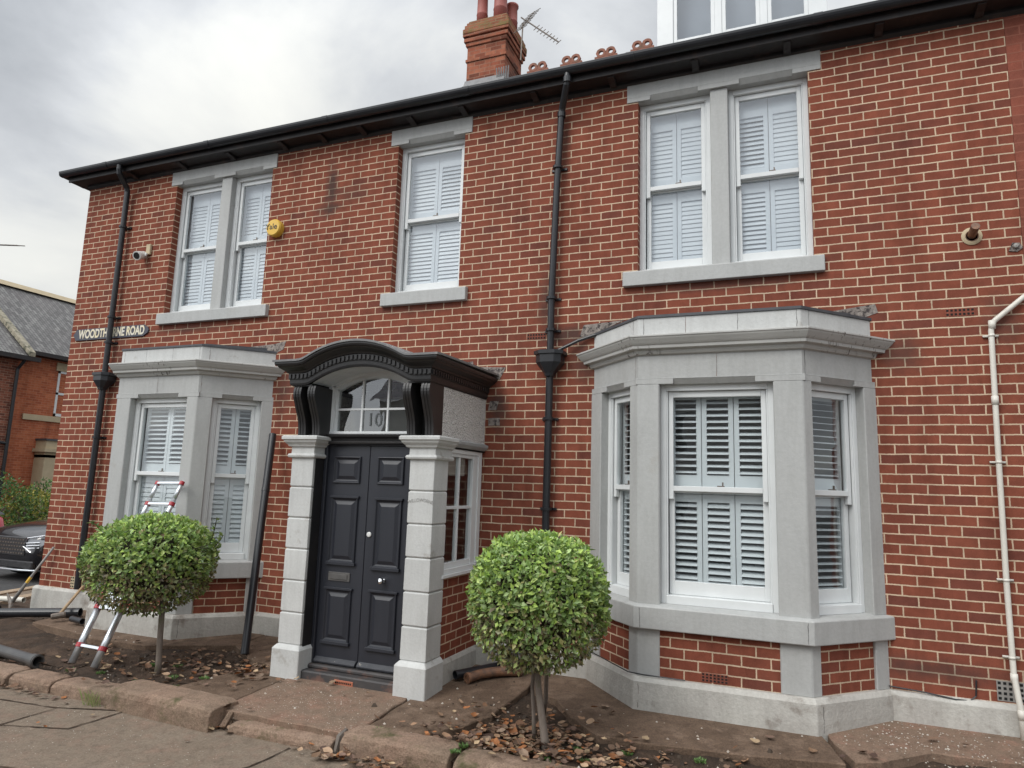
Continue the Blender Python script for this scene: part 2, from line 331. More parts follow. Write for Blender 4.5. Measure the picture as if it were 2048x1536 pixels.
zz = wm('MAXIMUM', sx.outputs[2], 0.0)
den = wm('ADD', zz, .35)
cv = wn('ShaderNodeCombineXYZ', {0: wm('DIVIDE', sx.outputs[0], den), 1: wm('DIVIDE', sx.outputs[1], den), 2: 3.1}).outputs[0]
n1 = wn('ShaderNodeTexNoise', {'Vector': cv, 'Scale': 1.7, 'Detail': 7.0, 'Roughness': .55, 'Distortion': .5}).outputs['Fac']
n2 = wn('ShaderNodeTexNoise', {'Vector': cv, 'Scale': 3.2, 'Detail': 6.0, 'Roughness': .55}).outputs['Fac']
nn = wm('ADD', wm('MULTIPLY', n1, .72), wm('MULTIPLY', n2, .28))
def pixdir(u, v):
    d = Matrix(RM) @ Vector(((u - 1024) / 1368.18, -(v - 768) / 1368.18, -1)); return d.normalized()
def blob(d, k, a):     # bright break in the cloud layer around a direction
    dt = wn('ShaderNodeVectorMath', {0: tc, 1: tuple(d)}, operation='DOT_PRODUCT').outputs['Value']
    return wm('MULTIPLY', wm('POWER', wm('MAXIMUM', dt, 0.0), k), a)
nn = wm('ADD', nn, blob(pixdir(330, 130), 120, .13)); nn = wm('ADD', nn, blob(pixdir(510, 200), 120, .15)); nn = wm('ADD', nn, blob(pixdir(60, 560), 40, .14)); nn = wm('ADD', nn, blob(pixdir(20, -60), 40, -.10)); nn = wm('ADD', nn, blob(pixdir(820, 60), 25, -.08)); nn = wm('ADD', nn, blob(pixdir(0, 340), 120, -.03))
cr = wn('ShaderNodeValToRGB', {0: nn}); e = cr.color_ramp.elements
e[0].position = .36; e[0].color = (.40, .42, .445, 1); e[1].position = .76; e[1].color = (.97, .97, .92, 1)
for p, c in ((.46, (.53, .55, .575)), (.54, (.66, .68, .70)), (.63, (.84, .85, .83))):
    q = e.new(p); q.color = (*c, 1)
# the overcast is brighter overhead and towards the hidden sun
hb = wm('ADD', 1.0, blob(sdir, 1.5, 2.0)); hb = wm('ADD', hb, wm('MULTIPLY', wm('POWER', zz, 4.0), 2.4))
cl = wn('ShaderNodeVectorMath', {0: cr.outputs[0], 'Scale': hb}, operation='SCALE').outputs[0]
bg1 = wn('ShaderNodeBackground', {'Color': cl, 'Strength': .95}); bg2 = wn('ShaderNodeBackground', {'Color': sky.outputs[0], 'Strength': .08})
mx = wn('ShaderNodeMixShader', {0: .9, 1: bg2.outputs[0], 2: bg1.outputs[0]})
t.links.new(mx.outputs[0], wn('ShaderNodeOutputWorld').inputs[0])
sl = bpy.data.lights.new('sun', 'SUN'); sl.energy = 1.5; sl.angle = R(25); sl.color = (1, .97, .92)
so = bpy.data.objects.new('sun', sl); COL.objects.link(so); so.rotation_euler = sdir.to_track_quat('Z', 'Y').to_euler()
SC.view_settings.view_transform = 'Standard'; SC.view_settings.look = 'None'; SC.view_settings.exposure = 0.0; SC.view_settings.gamma = 1

# ================================================================== THE HOUSE
house = tag(empty('brick_house', (4, 0, 0)), 'two storey red brick house with grey bay windows, dark blue double door and black eaves', 'house')
X0, X1, ZT = -1.68, 9.79, 6.08
S2 = 2 ** -.5
# --- front wall sheet with openings and brick reveals
OP = [(.095, 1.775, 3.98, 5.92), (3.675, 4.563, 3.98, 5.92), (6.573, 8.205, 3.98, 5.92), (-.2, 1.95, .62, 2.9), (6.33, 8.47, .62, 2.9), (3.5, 4.88, .05, 2.7)]
wl = MB()
xs = sorted({X0, X1} | {o[0] for o in OP} | {o[1] for o in OP}); zs = sorted({0, ZT} | {o[2] for o in OP} | {o[3] for o in OP})
for i in range(len(xs) - 1):
    for j in range(len(zs) - 1):
        cx = (xs[i] + xs[i + 1]) / 2; cz = (zs[j] + zs[j + 1]) / 2
        if any(o[0] < cx < o[1] and o[2] < cz < o[3] for o in OP): continue
        wl.face([(xs[i], 0, zs[j]), (xs[i + 1], 0, zs[j]), (xs[i + 1], 0, zs[j + 1]), (xs[i], 0, zs[j + 1])])
for (a, b, c, d) in OP:
    wl.face([(a, 0, c), (a, 0, d), (a, .3, d), (a, .3, c)]); wl.face([(b, 0, c), (b, .3, c), (b, .3, d), (b, 0, d)])
    wl.face([(a, 0, d), (b, 0, d), (b, .3, d), (a, .3, d)]); wl.face([(a, 0, c), (a, .3, c), (b, .3, c), (b, 0, c)])
wl.face([(X0, 0, 0), (X0, 0, ZT), (X0, 8.6, ZT), (X0, 8.6, 0)])
wl.face([(X0, 8.6, 0), (X0, 8.6, ZT), (X1, 8.6, ZT), (X1, 8.6, 0)])
wl.face([(X1, .01, 0), (X1, 8.6, 0), (X1, 8.6, ZT), (X1, .01, ZT)])
wl.build('wall', M['brick'], house)
fl = MB(); fl.box((X0 + .05, .32, 3.1), (X1 - .05, 8.5, 3.4)); fl.box((X0 + .05, .32, .1), (X1 - .05, 8.5, .3)); fl.box((2.6, .32, .35), (2.7, 8.5, 3.05)); fl.box((5.5, .32, .35), (5.6, 8.5, 3.05)); fl.box((2.6, .32, 3.45), (2.7, 8.5, 6)); fl.box((5.5, .32, 3.45), (5.6, 8.5, 6))
fl.build('inner_floor', M['plaster'], house)
li = MB()
for (a, b, c, d) in OP[3:]:
    for x_ in (a + .012, b - .012): li = MB(); li.box((x_ - .01, .004, c), (x_ + .01, .45, d)); li.build('window_lining', M['roomgrey'], house)
for a, b, c, d in ((X0 + .1, 2.55, .32, 3.05), (2.75, 5.45, .32, 3.05), (5.65, 9.6, .32, 3.05), (X0 + .1, 2.55, 3.45, 6.0), (2.75, 5.45, 3.45, 6.0), (5.65, 9.6, 3.45, 6.0)):
    mb = MB(); mb.box((a, 1.5 if c < 1 else 3.0, c), (b, 1.6 if c < 1 else 3.1, d)); mb.build('room_backing', M['roomgrey'], house)  # unseen backings, downstairs ones set closer to lighten the gaps between shutter slats
# --- plinth along the wall
def wobble_box(mb, a, b, n=8, amp=.004):
    rows = []
    for i in range(n + 1):
        x = a[0] + (b[0] - a[0]) * i / n; j = lambda: random.uniform(-amp, amp)
        rows.append([(x, b[1], a[2]), (x, a[1] + j(), a[2]), (x, a[1] + j(), b[2] - .03 + j()), (x, a[1] + .03 + j(), b[2]), (x, b[1], b[2] + .004)])
    mb.grid(rows, True, True, True)
pl = MB()
pl.box((X0 - .05, -.02, -.12), (X0, 8.5, .27)); pl.build('plinth', M['stone_pl'], house, .004)
for a, b in ((X0 - .05, -.43), (2.11, 3.36), (4.96, 6.12), (8.65, 9.60)): pl = MB(); wobble_box(pl, (a, -.05, -.12), (b, .01, .27)); pl.build('plinth', M['stone_pl'], house, .004)
# --- stone dressings upstairs
def chamfer_lintel(mb, T, U0, U1, z0, z1, depth, segs, ch=.045):
    e = sorted(segs); u = U0
    mb.fbox(T, U0, U1, -depth, .0, z0 + ch + .002, z1)
    for a, b in e + [(U1, U1)]:
        if a > u: mb.fbox(T, u, a, -depth, 0, z0, z0 + ch + .002)
        if b > a:
            P = [(-depth, z0), (-ch * .8, z0), (-.003, z0 + ch), (-.003, z0 + ch + .002), (-depth, z0 + ch + .002)]
            mb.grid([[T(a, p[0], p[1]) for p in P], [T(b, p[0], p[1]) for p in P]], True, True, True)
        u = b
def lintel(x0, x1, segs):
    mb = MB(); T = frame((0, -.012, 0), (1, 0, 0), (0, -1, 0))
    chamfer_lintel(mb, T, x0, x1, 5.838, 6.062, .14, segs)
    mb.build('lintel', M['stone'], house, .004)
lintel(-.002, 1.842, [(.2, .78), (1.15, 1.62)]); lintel(3.575, 4.655, [(3.82, 4.42)]); lintel(6.458, 8.32, [(6.7, 7.18), (7.58, 8.07)])
for a, b in ((.035, 1.905), (3.58, 4.678), (6.432, 8.29)):
    mb = MB(); mb.extr([(.12, 3.83), (-.06, 3.83), (-.06, 3.975), (-.055, 3.98), (.12, 4.0)], 0, a, b); mb.build('window_sill', M['stone'], house, .005)
for a, b in ((.895, 1.072), (7.296, 7.467)):
    mb = MB(); mb.box((a, .02, 3.99), (b, .2, 5.838)); mb.build('mullion', M['stone'], house, .006)

# --- sash windows with plantation shutters
def panel(mb, T, u0, u1, z0, z1, l0, l1, w, pitch, tilt, st=.042, extra=None):
    for a, b, c, d in ((u0, u0 + st, z0, z1), (u1 - st, u1, z0, z1), (u0 + st, u1 - st, z0, l0), (u0 + st, u1 - st, l1, z1)): mb.fbox(T, a, b, w - .026, w, c, d)
    n = max(1, round((l1 - l0) / pitch)); p = (l1 - l0) / n; hw = .031; th = .004
    for i in range(n):
        zc = l0 + p * (i + .5); a = tilt + random.uniform(-.03, .03); ca, sa = math.cos(a), math.sin(a); wc = w - .013
        P = [(wc + hw * ca, zc + hw * sa), (wc + th * sa, zc - th * ca), (wc - hw * ca, zc - hw * sa), (wc - th * sa, zc + th * ca)]
        mb.grid([[T(u0 + st, q[0], q[1]) for q in P], [T(u1 - st, q[0], q[1]) for q in P]], True, True, True)
def sash(T, W, H, parent, zr, panels, lz, tilts, nested=True, jamb=.045, sillh=.05, plab=None, pitch=.056, brail=.10, shw=-.128):
    fr = MB()
    fr.fbox(T, 0, jamb, -.13, 0, 0, H); fr.fbox(T, W - jamb, W, -.13, 0, 0, H); fr.fbox(T, jamb, W - jamb, -.13, 0, H - .055, H)
    fr.fbox(T, jamb, W - jamb, -.13, .012, 0, sillh)
    fr.fbox(T, jamb, jamb + .014, -.03, -.008, sillh, H - .055); fr.fbox(T, W - jamb - .014, W - jamb, -.03, -.008, sillh, H - .055)
    F = fr.build('sash_window' if nested else 'window_frame', M['white'], parent, .003)
    P = F if nested else parent
    a, b = jamb + .015, W - jamb - .015; us = MB(); s = .042
    us.fbox(T, a, a + s, -.07, -.032, zr - .07, H - .058); us.fbox(T, b - s, b, -.07, -.032, zr - .07, H - .058)
    us.fbox(T, a + s, b - s, -.07, -.032, H - .11, H - .058); us.fbox(T, a + s, b - s, -.07, -.028, zr, zr + .045)
    us.build('upper_sash', M['white'], P, .003)
    ls = MB(); c = .045
    ls.fbox(T, a, a + c, -.112, -.074, sillh + .002, zr + .02); ls.fbox(T, b - c, b, -.112, -.074, sillh + .002, zr + .02)
    ls.fbox(T, a + c, b - c, -.112, -.074, sillh + .002, sillh + brail); ls.fbox(T, a + c, b - c, -.112, -.074, zr - .012, zr + .03)
    ls.build('lower_sash', M['white'], P, .003)
    for nm, q, z0, z1, wq in (('upper', a + s, zr + .04, H - .1, -.05), ('lower', a + c, sillh + brail - .01, zr, -.092)):
        g = MB(); g.face([T(q - .01, wq, z0), T(W - q + .01, wq, z0), T(W - q + .01, wq, z1), T(q - .01, wq, z1)]); g.build('window_pane', M['glass'], P)
    la = MB(); uc = W / 2 + .03; la.fbox(T, uc - .03, uc + .03, -.06, -.03, zr + .046, zr + .055); la.fbox(T, uc + .01, uc + .022, -.05, -.038, zr + .055, zr + .085)
    la.build('sash_catch', M['steel'], P)
    k = 0
    for (u0, u1) in panels:
        for ti, (z0, z1, l0, l1) in enumerate(lz):
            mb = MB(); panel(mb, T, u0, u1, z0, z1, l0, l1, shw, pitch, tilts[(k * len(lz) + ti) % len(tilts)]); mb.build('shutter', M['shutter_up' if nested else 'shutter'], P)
        k += 1
UZ = 3.985
LZU = [(.10, .885, .17, .79), (.89, 1.80, 1.05, 1.60)]
def upwin(x0, x1, tilts):
    W = x1 - x0; T = frame((x0, .10, UZ), (1, 0, 0), (0, -1, 0)); h = W / 2
    sash(T, W, 1.853, house, .905, [(.05, h - .003), (h + .003, W - .05)], LZU, tilts, pitch=.049)
upwin(.095, .895, [R(-70), R(-74)]); upwin(1.072, 1.775, [R(-70), R(-74)]); upwin(3.675, 4.563, [R(-68), R(-72), R(-70), R(-66)])
upwin(6.573, 7.296, [R(-76), R(-78)]); upwin(7.467, 8.205, [R(-66), R(-62), R(-76), R(-76)])

# --- canted bay windows
def bay(A, B, Cc, D, yd, posts, label, fpanels, cpanels, ftilt, ctilt):
    bw = tag(empty('bay_window', ((A + D) / 2, -.3, 0), house), label)
    def ring(d):
        k = math.tan(R(22.5)); q = d / S2
        yB = -yd - d
        # offset lines: front y=yB ; cants shifted outward by d
        xb = B - d * k; xc = Cc + d * k
        aR = A - (d / S2) * ((B - A) / yd if False else 1); dR = D + d / S2
        return [(aR, 0.02), (xb, yB), (xc, yB), (dR, 0.02)]
    def sweep(mb, prof):
        mb.grid([[(*ring(d)[k], z) for d, z in prof] for k in range(4)], True, True, True)
    IN = -.25
    tL = Vector((B - A, -yd, 0)); LL = tL.length; tL.normalize(); nL = Vector((-yd, -(B - A), 0)).normalized()
    tR = Vector((D - Cc, yd, 0)); LR = tR.length; tR.normalize(); nR = Vector((yd, -(D - Cc), 0)).normalized()
    TF = frame((0, -yd, 0), (1, 0, 0), (0, -1, 0)); TL = frame((A, 0, 0), tL, nL); TR = frame((Cc, -yd, 0), tR, nR)
    mb = MB(); sweep(mb, [(IN, -.12), (.052, -.12), (.058, .1), (.055, .235), (.03, .272), (IN, .274)]); mb.build('bay_plinth', M['stone_pl'], bw, .006)
    mb = MB(); sweep(mb, [(IN, .272), (-.012, .272), (-.012, .662), (IN, .662)]); mb.build('bay_brickwork', M['brick'], bw)
    mb = MB(); sweep(mb, [(IN, .66), (.05, .66), (.055, .665), (.055, .835), (.05, .845), (-.02, .862), (IN, .864)]); mb.build('bay_sill', M['stone'], bw, .005)
    f0, f1, c0, c1, r0, r1 = posts           # front opening, left cant opening, right cant opening
    def P2(T, u, wv): q = T(u, wv, 0); return (q.x, q.y)
    dp = -.2
    cb = (B + .06, -yd + .17); cc = (Cc - .06, -yd + .17)
    polys = [[P2(TL, LL - c0, 0), (B, -yd), (f0, -yd), (f0, -yd + .2), cb, P2(TL, LL - c0, dp)],
             [(f1, -yd), (Cc, -yd), P2(TR, r0, 0), P2(TR, r0, dp), cc, (f1, -yd + .2)],
             [P2(TL, -.01, 0), P2(TL, LL - c1, 0), P2(TL, LL - c1, dp), (A + .28, .03)],
             [P2(TR, r1, 0), P2(TR, LR + .01, 0), (D - .28, .03), P2(TR, r1, dp)]]
    for nm, z0, z1 in (('pilaster', .85, 2.748), ('pilaster_base', .268, .664)):
        for k, p in enumerate(polys):
            mb = MB(); mb.prism(p, z0, z1); mb.build(nm, M['stone'], bw, .008)
    # frieze with stop-chamfered lintels
    mb = MB(); sweep(mb, [(-.2, 2.795), (-.003, 2.795), (-.003, 3.02), (-.2, 3.02)])
    chamfer_lintel(mb, TF, B - .02, Cc + .02, 2.745, 2.80, .2, [(f0 + .12, f1 - .14)], .045)
    chamfer_lintel(mb, TL, 0, LL + .0, 2.745, 2.80, .2, [(LL - c1 + .1, LL - c0 - .1)], .045)
    chamfer_lintel(mb, TR, 0, LR, 2.745, 2.80, .2, [(r0 + .1, r1 - .1)], .045)
    mb.prism([(x, y + .003 if y < 0 else y) for x, y in ring(-.15)], 2.80, 2.99)
    mb.build('frieze', M['stone'], bw, .003)
    mb = MB(); sweep(mb, [(-.1, 3.005), (.0, 3.005), (.022, 3.012), (.032, 3.03), (.035, 3.05), (.075, 3.056), (.08, 3.085), (.088, 3.088), (.098, 3.10), (.122, 3.135), (.128, 3.15), (.135, 3.152), (.135, 3.168), (.06, 3.182), (-.1, 3.19)])
    mb.build('cornice', M['stone_streak'], bw, .002)
    mb = MB(); sweep(mb, [(-.1, 3.17), (.0, 3.17), (.0, 3.352), (-.1, 3.352)]); mb.prism(ring(-.08), 3.17, 3.34); mb.build('parapet', M['stone_lt'], bw, .006)
    mb = MB(); sweep(mb, [(-.12, 3.35), (.012, 3.35), (.012, 3.374), (-.12, 3.40)]); r = ring(-.1); mb.prism(r, 3.345, lambda x, y: 3.395 + .03 * (1 + y / .6)); mb.build('bay_roof', M['leaddark'], bw)
    def joint(T, u, z0, z1, o=0.0):
        mb = MB(); n = 6; L_ = []; R_ = []
        for i in range(n + 1):
            z = z0 + (z1 - z0) * i / n; q = u + random.uniform(-.003, .003); w_ = random.uniform(.0008, .0022); L_.append(T(q - w_, o + .0012, z)); R_.append(T(q + w_, o + .0012, z))
        mb.grid([L_, R_]); mb.build('stone_joint', M['step'], bw)
    for T_, u_ in ((TF, B + .42), (TF, B + .86), (TF, Cc - .03), (TR, .09), (TL, LL - .08), (TF, B + .05)): joint(T_, u_, 3.19, 3.345)
    for T_, u_ in ((TF, (B + Cc) / 2), (TR, .03), (TL, LL - .04)): joint(T_, u_, 2.80, 3.0, -.002)
    joint(TR, .04, .03, .22, .056); joint(TF, B + .02, .03, .22, .056); joint(TF, Cc - .02, .67, .83, .056); joint(TF, B + .03, .67, .83, .056)
    # sashes
    def win(T, u0, u1, panels, tilts):
        T2 = lambda u, wv, z: T(u0 + u, wv - .085, z + .862)
        sash(T2, u1 - u0, 1.885, bw, .95, panels, [(.10, .925, .19, .86), (.93, 1.83, 1.095, 1.765)], tilts, nested=False, sillh=.07, pitch=.0555, brail=.115)
    Wf = f1 - f0
    np_ = fpanels; win(TF, f0, f1, [(.06 + (Wf - .12) * i / np_ + .003, .06 + (Wf - .12) * (i + 1) / np_ - .003) for i in range(np_)], ftilt)
    Wc = c1 - c0; win(TL, LL - c1, LL - c0, [(.06 + (Wc - .12) * i / cpanels + .003, .06 + (Wc - .12) * (i + 1) / cpanels - .003) for i in range(cpanels)], ctilt)
    Wr = r1 - r0; win(TR, r0, r1, [(.06 + (Wr - .12) * i / cpanels + .003, .06 + (Wr - .12) * (i + 1) / cpanels - .003) for i in range(cpanels)], ctilt)
    return bw
bayR = bay(6.115, 6.70, 8.06, 8.650, .585, (6.889, 7.830, .135, .645, .10, .69), 'bay window at the right with open shutters', 3, 1, [R(-30), R(-24), R(-34), R(-28), R(-38), R(-30)], [R(-16)])
bayL = bay(-.42, .18, 1.50, 2.10, .60, (.412, 1.335, .17, .70, .17, .715), 'bay window at the left behind the ladder', 2, 2, [R(-74), R(-30), R(-74), R(-34)], [R(-66), R(-35), R(-64), R(-24)])

# --- the little old flashings above bays and canopy
fm = MB()
def patch(pts, d=.004):
    n = len(pts); fm = MB(); fm.grid([[(x, .002, z) for x, z in pts], [(x, -d, z) for x, z in pts]], True, True, True); fm.build('flashing', M['flash'], house)
patch([(1.62, 3.45), (2.05, 3.47), (2.22, 3.50), (2.19, 3.40), (2.10, 3.36), (1.9, 3.395)])
patch([(5.98, 3.35), (6.02, 3.47), (6.35, 3.49), (6.45, 3.50), (6.2, 3.40), (6.08, 3.34)]); patch([(8.2, 3.44), (8.68, 3.50), (8.70, 3.42), (8.60, 3.385)])
patch([(4.86, 3.02), (4.88, 3.075), (5.17, 3.06), (5.10, 2.93), (5.02, 2.97)]); patch([(4.62, 3.10), (4.66, 3.13), (4.78, 3.14), (4.79, 3.08), (4.72, 3.06)])
patch([(4.98, 2.60), (5.08, 2.61), (5.10, 2.70), (5.0, 2.70)], .004); patch([(4.99, 2.44), (5.12, 2.44), (5.12, 2.52), (4.99, 2.52)], .004)

# --- entrance porch
porch = tag(empty('entrance_porch', (4.185, -.9, 0), house), 'arched black canopy on brackets over grey block pillars')
PX = 4.185
def pillar(xa, xb, right):
    yf, yb = -1.13, -.86
    sh = MB(); N = 6; z = .27; H = (2.035 - .27) / N
    for i in range(N):
        a = z + i * H; g = .012
        j = [random.uniform(-.002, .002) for _ in range(4)]
        sh.grid([[(xa + g, yf + g, a), (xb - g, yf + g, a), (xb - g, yb, a), (xa + g, yb, a)],
                 [(xa + j[0], yf, a + g), (xb + j[1], yf, a + g), (xb + j[1], yb, a + g), (xa + j[0], yb, a + g)],
                 [(xa + j[2], yf, a + H - g), (xb + j[3], yf, a + H - g), (xb + j[3], yb, a + H - g), (xa + j[2], yb, a + H - g)],
                 [(xa + g, yf + g, a + H - .002), (xb - g, yf + g, a + H - .002), (xb - g, yb, a + H - .002), (xa + g, yb, a + H - .002)]], True, True, True)
    p = sh.build('pillar', M['stone_lt'], porch, .003)
    b = MB(); e = .03
    b.grid([[(xa - e + (0 if k in (0, 1) else 0), 0, 0)] for k in range(0)]) if False else None
    rows = []
    for o, zz_ in ((e + .004, -.1), (e, .0), (e, .235), (e - .012, .252), (-.004, .275)):
        rows.append([(xa - o, yf - o - .015, zz_), (xb + o, yf - o - .015, zz_), (xb + o, yb + .02, zz_), (xa - o, yb + .02, zz_)])
    b.grid(rows, True, True, True); b.build('pillar_base', M['stone_lt'], porch, .006)
    c = MB(); rows = []
    for o, zz_ in ((.0, 2.02), (.028, 2.028), (.034, 2.045), (.028, 2.06), (.008, 2.066), (.006, 2.125), (.03, 2.135), (.036, 2.15), (.062, 2.175), (.07, 2.195), (.082, 2.20), (.082, 2.228), (.07, 2.238)):
        rows.append([(xa - o, yf - o, zz_), (xb + o, yf - o, zz_), (xb + o, yb + .05, zz_), (xa - o, yb + .05, zz_)])
    c.grid(rows, True, True, True); c.build('capital', M['stone_lt'], porch, .002)
pillar(3.388, 3.645, False); pillar(4.722, 4.978, True)
mb = MB()   # dark painted linings on the inner faces of the pillars
mb.box((3.646, -1.10, .0), (3.654, -.9, 2.03)); mb.build('pillar_lining', M['blackmatt'], porch); mb = MB(); mb.box((4.712, -1.10, .0), (4.72, -.9, 2.03))
mb.build('pillar_lining', M['blackmatt'], porch)
def arch(x):
    d = abs(x - PX); h = .57
    if d >= h: return 0
    RR = (h * h + .165 ** 2) / (2 * .165); return math.sqrt(RR * RR - d * d) - (RR - .165)
def sm(x):       # softened springing, as the moulding bends smoothly
    return (arch(x - .05) + arch(x) * 2 + arch(x + .05)) / 4
CXs = [3.42 + i * (4.95 - 3.42) / 46 for i in range(47)]
prof = [(0, 0), (.012, .0), (.018, .02), (.02, .055), (.03, .06), (.03, .115), (.042, .12), (.05, .135), (.075, .15), (.098, .165), (.108, .18), (.122, .184), (.13, .20), (.13, .218), (0, .235)]
can = MB(); zb0 = 2.722
rows = []
def cprow(x, y0, dx, dy, zb): return [(x + dx * d, y0 + dy * d, zb + h) for d, h in prof]
rows.append(cprow(3.42, 0.0, -1, 0, zb0)); rows.append(cprow(3.42, -1.25, -1, -1, zb0))
for x in CXs[1:-1]: rows.append(cprow(x, -1.25, 0, -1, zb0 + sm(x)))
rows.append(cprow(4.95, -1.25, 1, -1, zb0)); rows.append(cprow(4.95, 0.0, 1, 0, zb0))
can.grid(rows)
can.build('canopy_moulding', M['blackmatt'], porch)
dn = MB()
def dent(x, y, nx, ny, zb, s=.0125):
    if ny: dn.box((x - s, y - .013, zb + .066), (x + s, y, zb + .108))
    else: dn.box((x, y - s, zb + .066), (x + .013, y + s, zb + .108))
x = 3.415
while x < 4.97: dent(x, -1.28, 0, -1, zb0 + sm(x)); x += .047
y = -1.25
while y < -.02: dent(4.98, y, 1, 0, zb0); y += .047
y = -1.25
while y < -.02: dn.box((3.377, y - .0125, zb0 + .066), (3.39, y + .0125, zb0 + .108)); y += .047
dn.build('dentil_course', M['blackmatt'], porch)
rf = MB(); rr = []
for y_, k in ((-1.392, 0), (-1.30, .008), (0.0, .03)):
    rr.append([(x_, y_, zb0 + .218 + k + sm(max(3.42, min(4.95, x_)))) for x_ in [3.27] + CXs + [5.092]])
rf.grid(rr); rf.grid([[(p[0], p[1], p[2] + .02) for p in q] for q in rr]); rf.grid([rr[0], [(p[0], p[1], p[2] + .02) for p in rr[0]]])
rf.grid([[q[-1] for q in rr], [(q[-1][0], q[-1][1], q[-1][2] + .02) for q in rr]])
rf.build('canopy_roof', M['lead'], porch)
sf = MB(); SX = [3.65 + i * (4.72 - 3.65) / 30 for i in range(31)]
for k in range(5):
    ya, yb_ = -1.24 + k * .06, -1.24 + k * .06 + .056
    sf.grid([[(x_, ya, zb0 + arch(x_) - .002) for x_ in SX], [(x_, yb_, zb0 + arch(x_) - .002) for x_ in SX]])
    sf.grid([[(x_, yb_, zb0 + arch(x_) - .002) for x_ in SX], [(x_, yb_ + .002, zb0 + arch(x_) + .004) for x_ in SX], [(x_, yb_ + .004, zb0 + arch(x_) - .002) for x_ in SX]])
sf.build('arched_soffit', M['shutter'], porch)
sb = MB()      # flat black soffit either side of the arch, and the frieze front
for a, b in ((3.42, 3.65), (4.72, 4.95)): sb.box((a, -1.245, 2.715), (b, 0, 2.73))
sb.build('canopy_soffit', M['blackmatt'], porch)
def bracket(x0, x1):
    mb = MB(); n = 18; front = []
    for i in range(n + 1):
        tt = i / n; z = 2.715 - tt * (2.715 - 2.238)
        # S curve: full at the top, sweeping in towards the pillar
        s = 1 / (1 + math.exp((tt - .52) * 9)); bul = .018 * math.sin(min(1, tt / .35) * math.pi)
        front.append((-1.135 - .105 * s - bul, z))
    poly = front + [(-.972, 2.238), (-.972, 2.715)]
    mb.grid([[(x0, p[0], p[1]) for p in poly], [(x1, p[0], p[1]) for p in poly]], True, True, True)
    for k in (.25, .6):       # reeded front
        xa = x0 + (x1 - x0) * k - .006
        mb.grid([[(xa, p[0] - .006, p[1]) for p in front], [(xa + .012, p[0] - .006, p[1]) for p in front]])
        mb.grid([[(xa, p[0], p[1]) for p in front], [(xa, p[0] - .006, p[1]) for p in front]]); mb.grid([[(xa + .012, p[0], p[1]) for p in front], [(xa + .012, p[0] - .006, p[1]) for p in front]])
    mb.build('bracket', M['blackmatt'], porch)
for a, b in ((3.44, 3.53), (3.61, 3.695), (4.675, 4.76), (4.865, 4.953)): bracket(a, b)
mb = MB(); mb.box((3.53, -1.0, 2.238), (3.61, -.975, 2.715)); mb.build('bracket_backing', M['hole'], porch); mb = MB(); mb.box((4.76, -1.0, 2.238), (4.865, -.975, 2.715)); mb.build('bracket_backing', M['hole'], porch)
mb = MB()      # roughcast cheeks of the porch
mb.box((4.90, -.975, 2.24), (4.95, .01, 2.72)); mb.build('roughcast_cheek', M['render'], porch); mb = MB(); mb.box((3.42, -.975, 2.24), (3.47, .01, 2.72)); mb.build('roughcast_cheek', M['render'], porch)
mb = MB(); mb.box((4.78, -.87, -.1), (4.93, .01, .955)); mb.build('porch_brickwork', M['brick'], porch); mb = MB(); mb.box((3.44, -.87, -.1), (3.59, .01, 2.2)); mb.build('porch_brickwork', M['brick'], porch)
mb = MB(); wobble_box(mb, (0, 0, 0), (0, 0, 0), 1) if False else None
mb.grid([[(4.8, y_, -.1), (4.968 + random.uniform(-.003, .003), y_, -.1), (4.965, y_, .18), (4.945, y_, .212), (4.8, y_, .215)] for y_ in (-.86, -.6, -.4, -.2, .0)], True, True, True)
mb.build('porch_plinth', M['stone_pl'], porch, .004)
# side window with four panes
T = frame((4.945, -.90, .0), (0, 1, 0), (1, 0, 0)); mb = MB()
mb.fbox(T, 0, .88, -.1, .045, .955, .985); mb.fbox(T, 0, .86, -.1, .02, .985, 1.03)
mb.fbox(T, 0, .06, -.1, 0, 1.03, 2.15); mb.fbox(T, .79, .87, -.1, 0, 1.03, 2.15); mb.fbox(T, .06, .79, -.1, 0, 2.11, 2.15)
for s_, o in ((.06, -.015), ): mb.fbox(T, .06, .10, -.07, o, 1.03, 2.11); mb.fbox(T, .68, .79, -.07, -.01, 1.03, 2.11); mb.fbox(T, .10, .68, -.07, o, 1.03, 1.08); mb.fbox(T, .10, .68, -.07, o, 2.075, 2.11)
mb.fbox(T, .375, .405, -.06, -.02, 1.08, 2.075); mb.fbox(T, .10, .68, -.06, -.022, 1.575, 1.605)
sw = mb.build('side_window', M['white'], porch, .003)
mb = MB(); mb.face([T(.08, -.04, 1.05), T(.7, -.04, 1.05), T(.7, -.04, 2.1), T(.08, -.04, 2.1)]); mb.build('side_window_pane', M['glassfan'], porch)
mb = MB(); rows = []
for o, z in ((.0, 2.148), (.012, 2.15), (.012, 2.165), (.03, 2.18), (.05, 2.20), (.052, 2.225), (.0, 2.245), (-.1, 2.245), (-.1, 2.148)): rows.append([(4.945 + o, -.86, z), (4.945 + o, .0, z)])
mb.grid(rows, True); mb.grid([[r_[1] for r_ in rows], [(4.8, 0, 2.2)] * len(rows)]); mb.build('side_cornice', M['white'], porch)
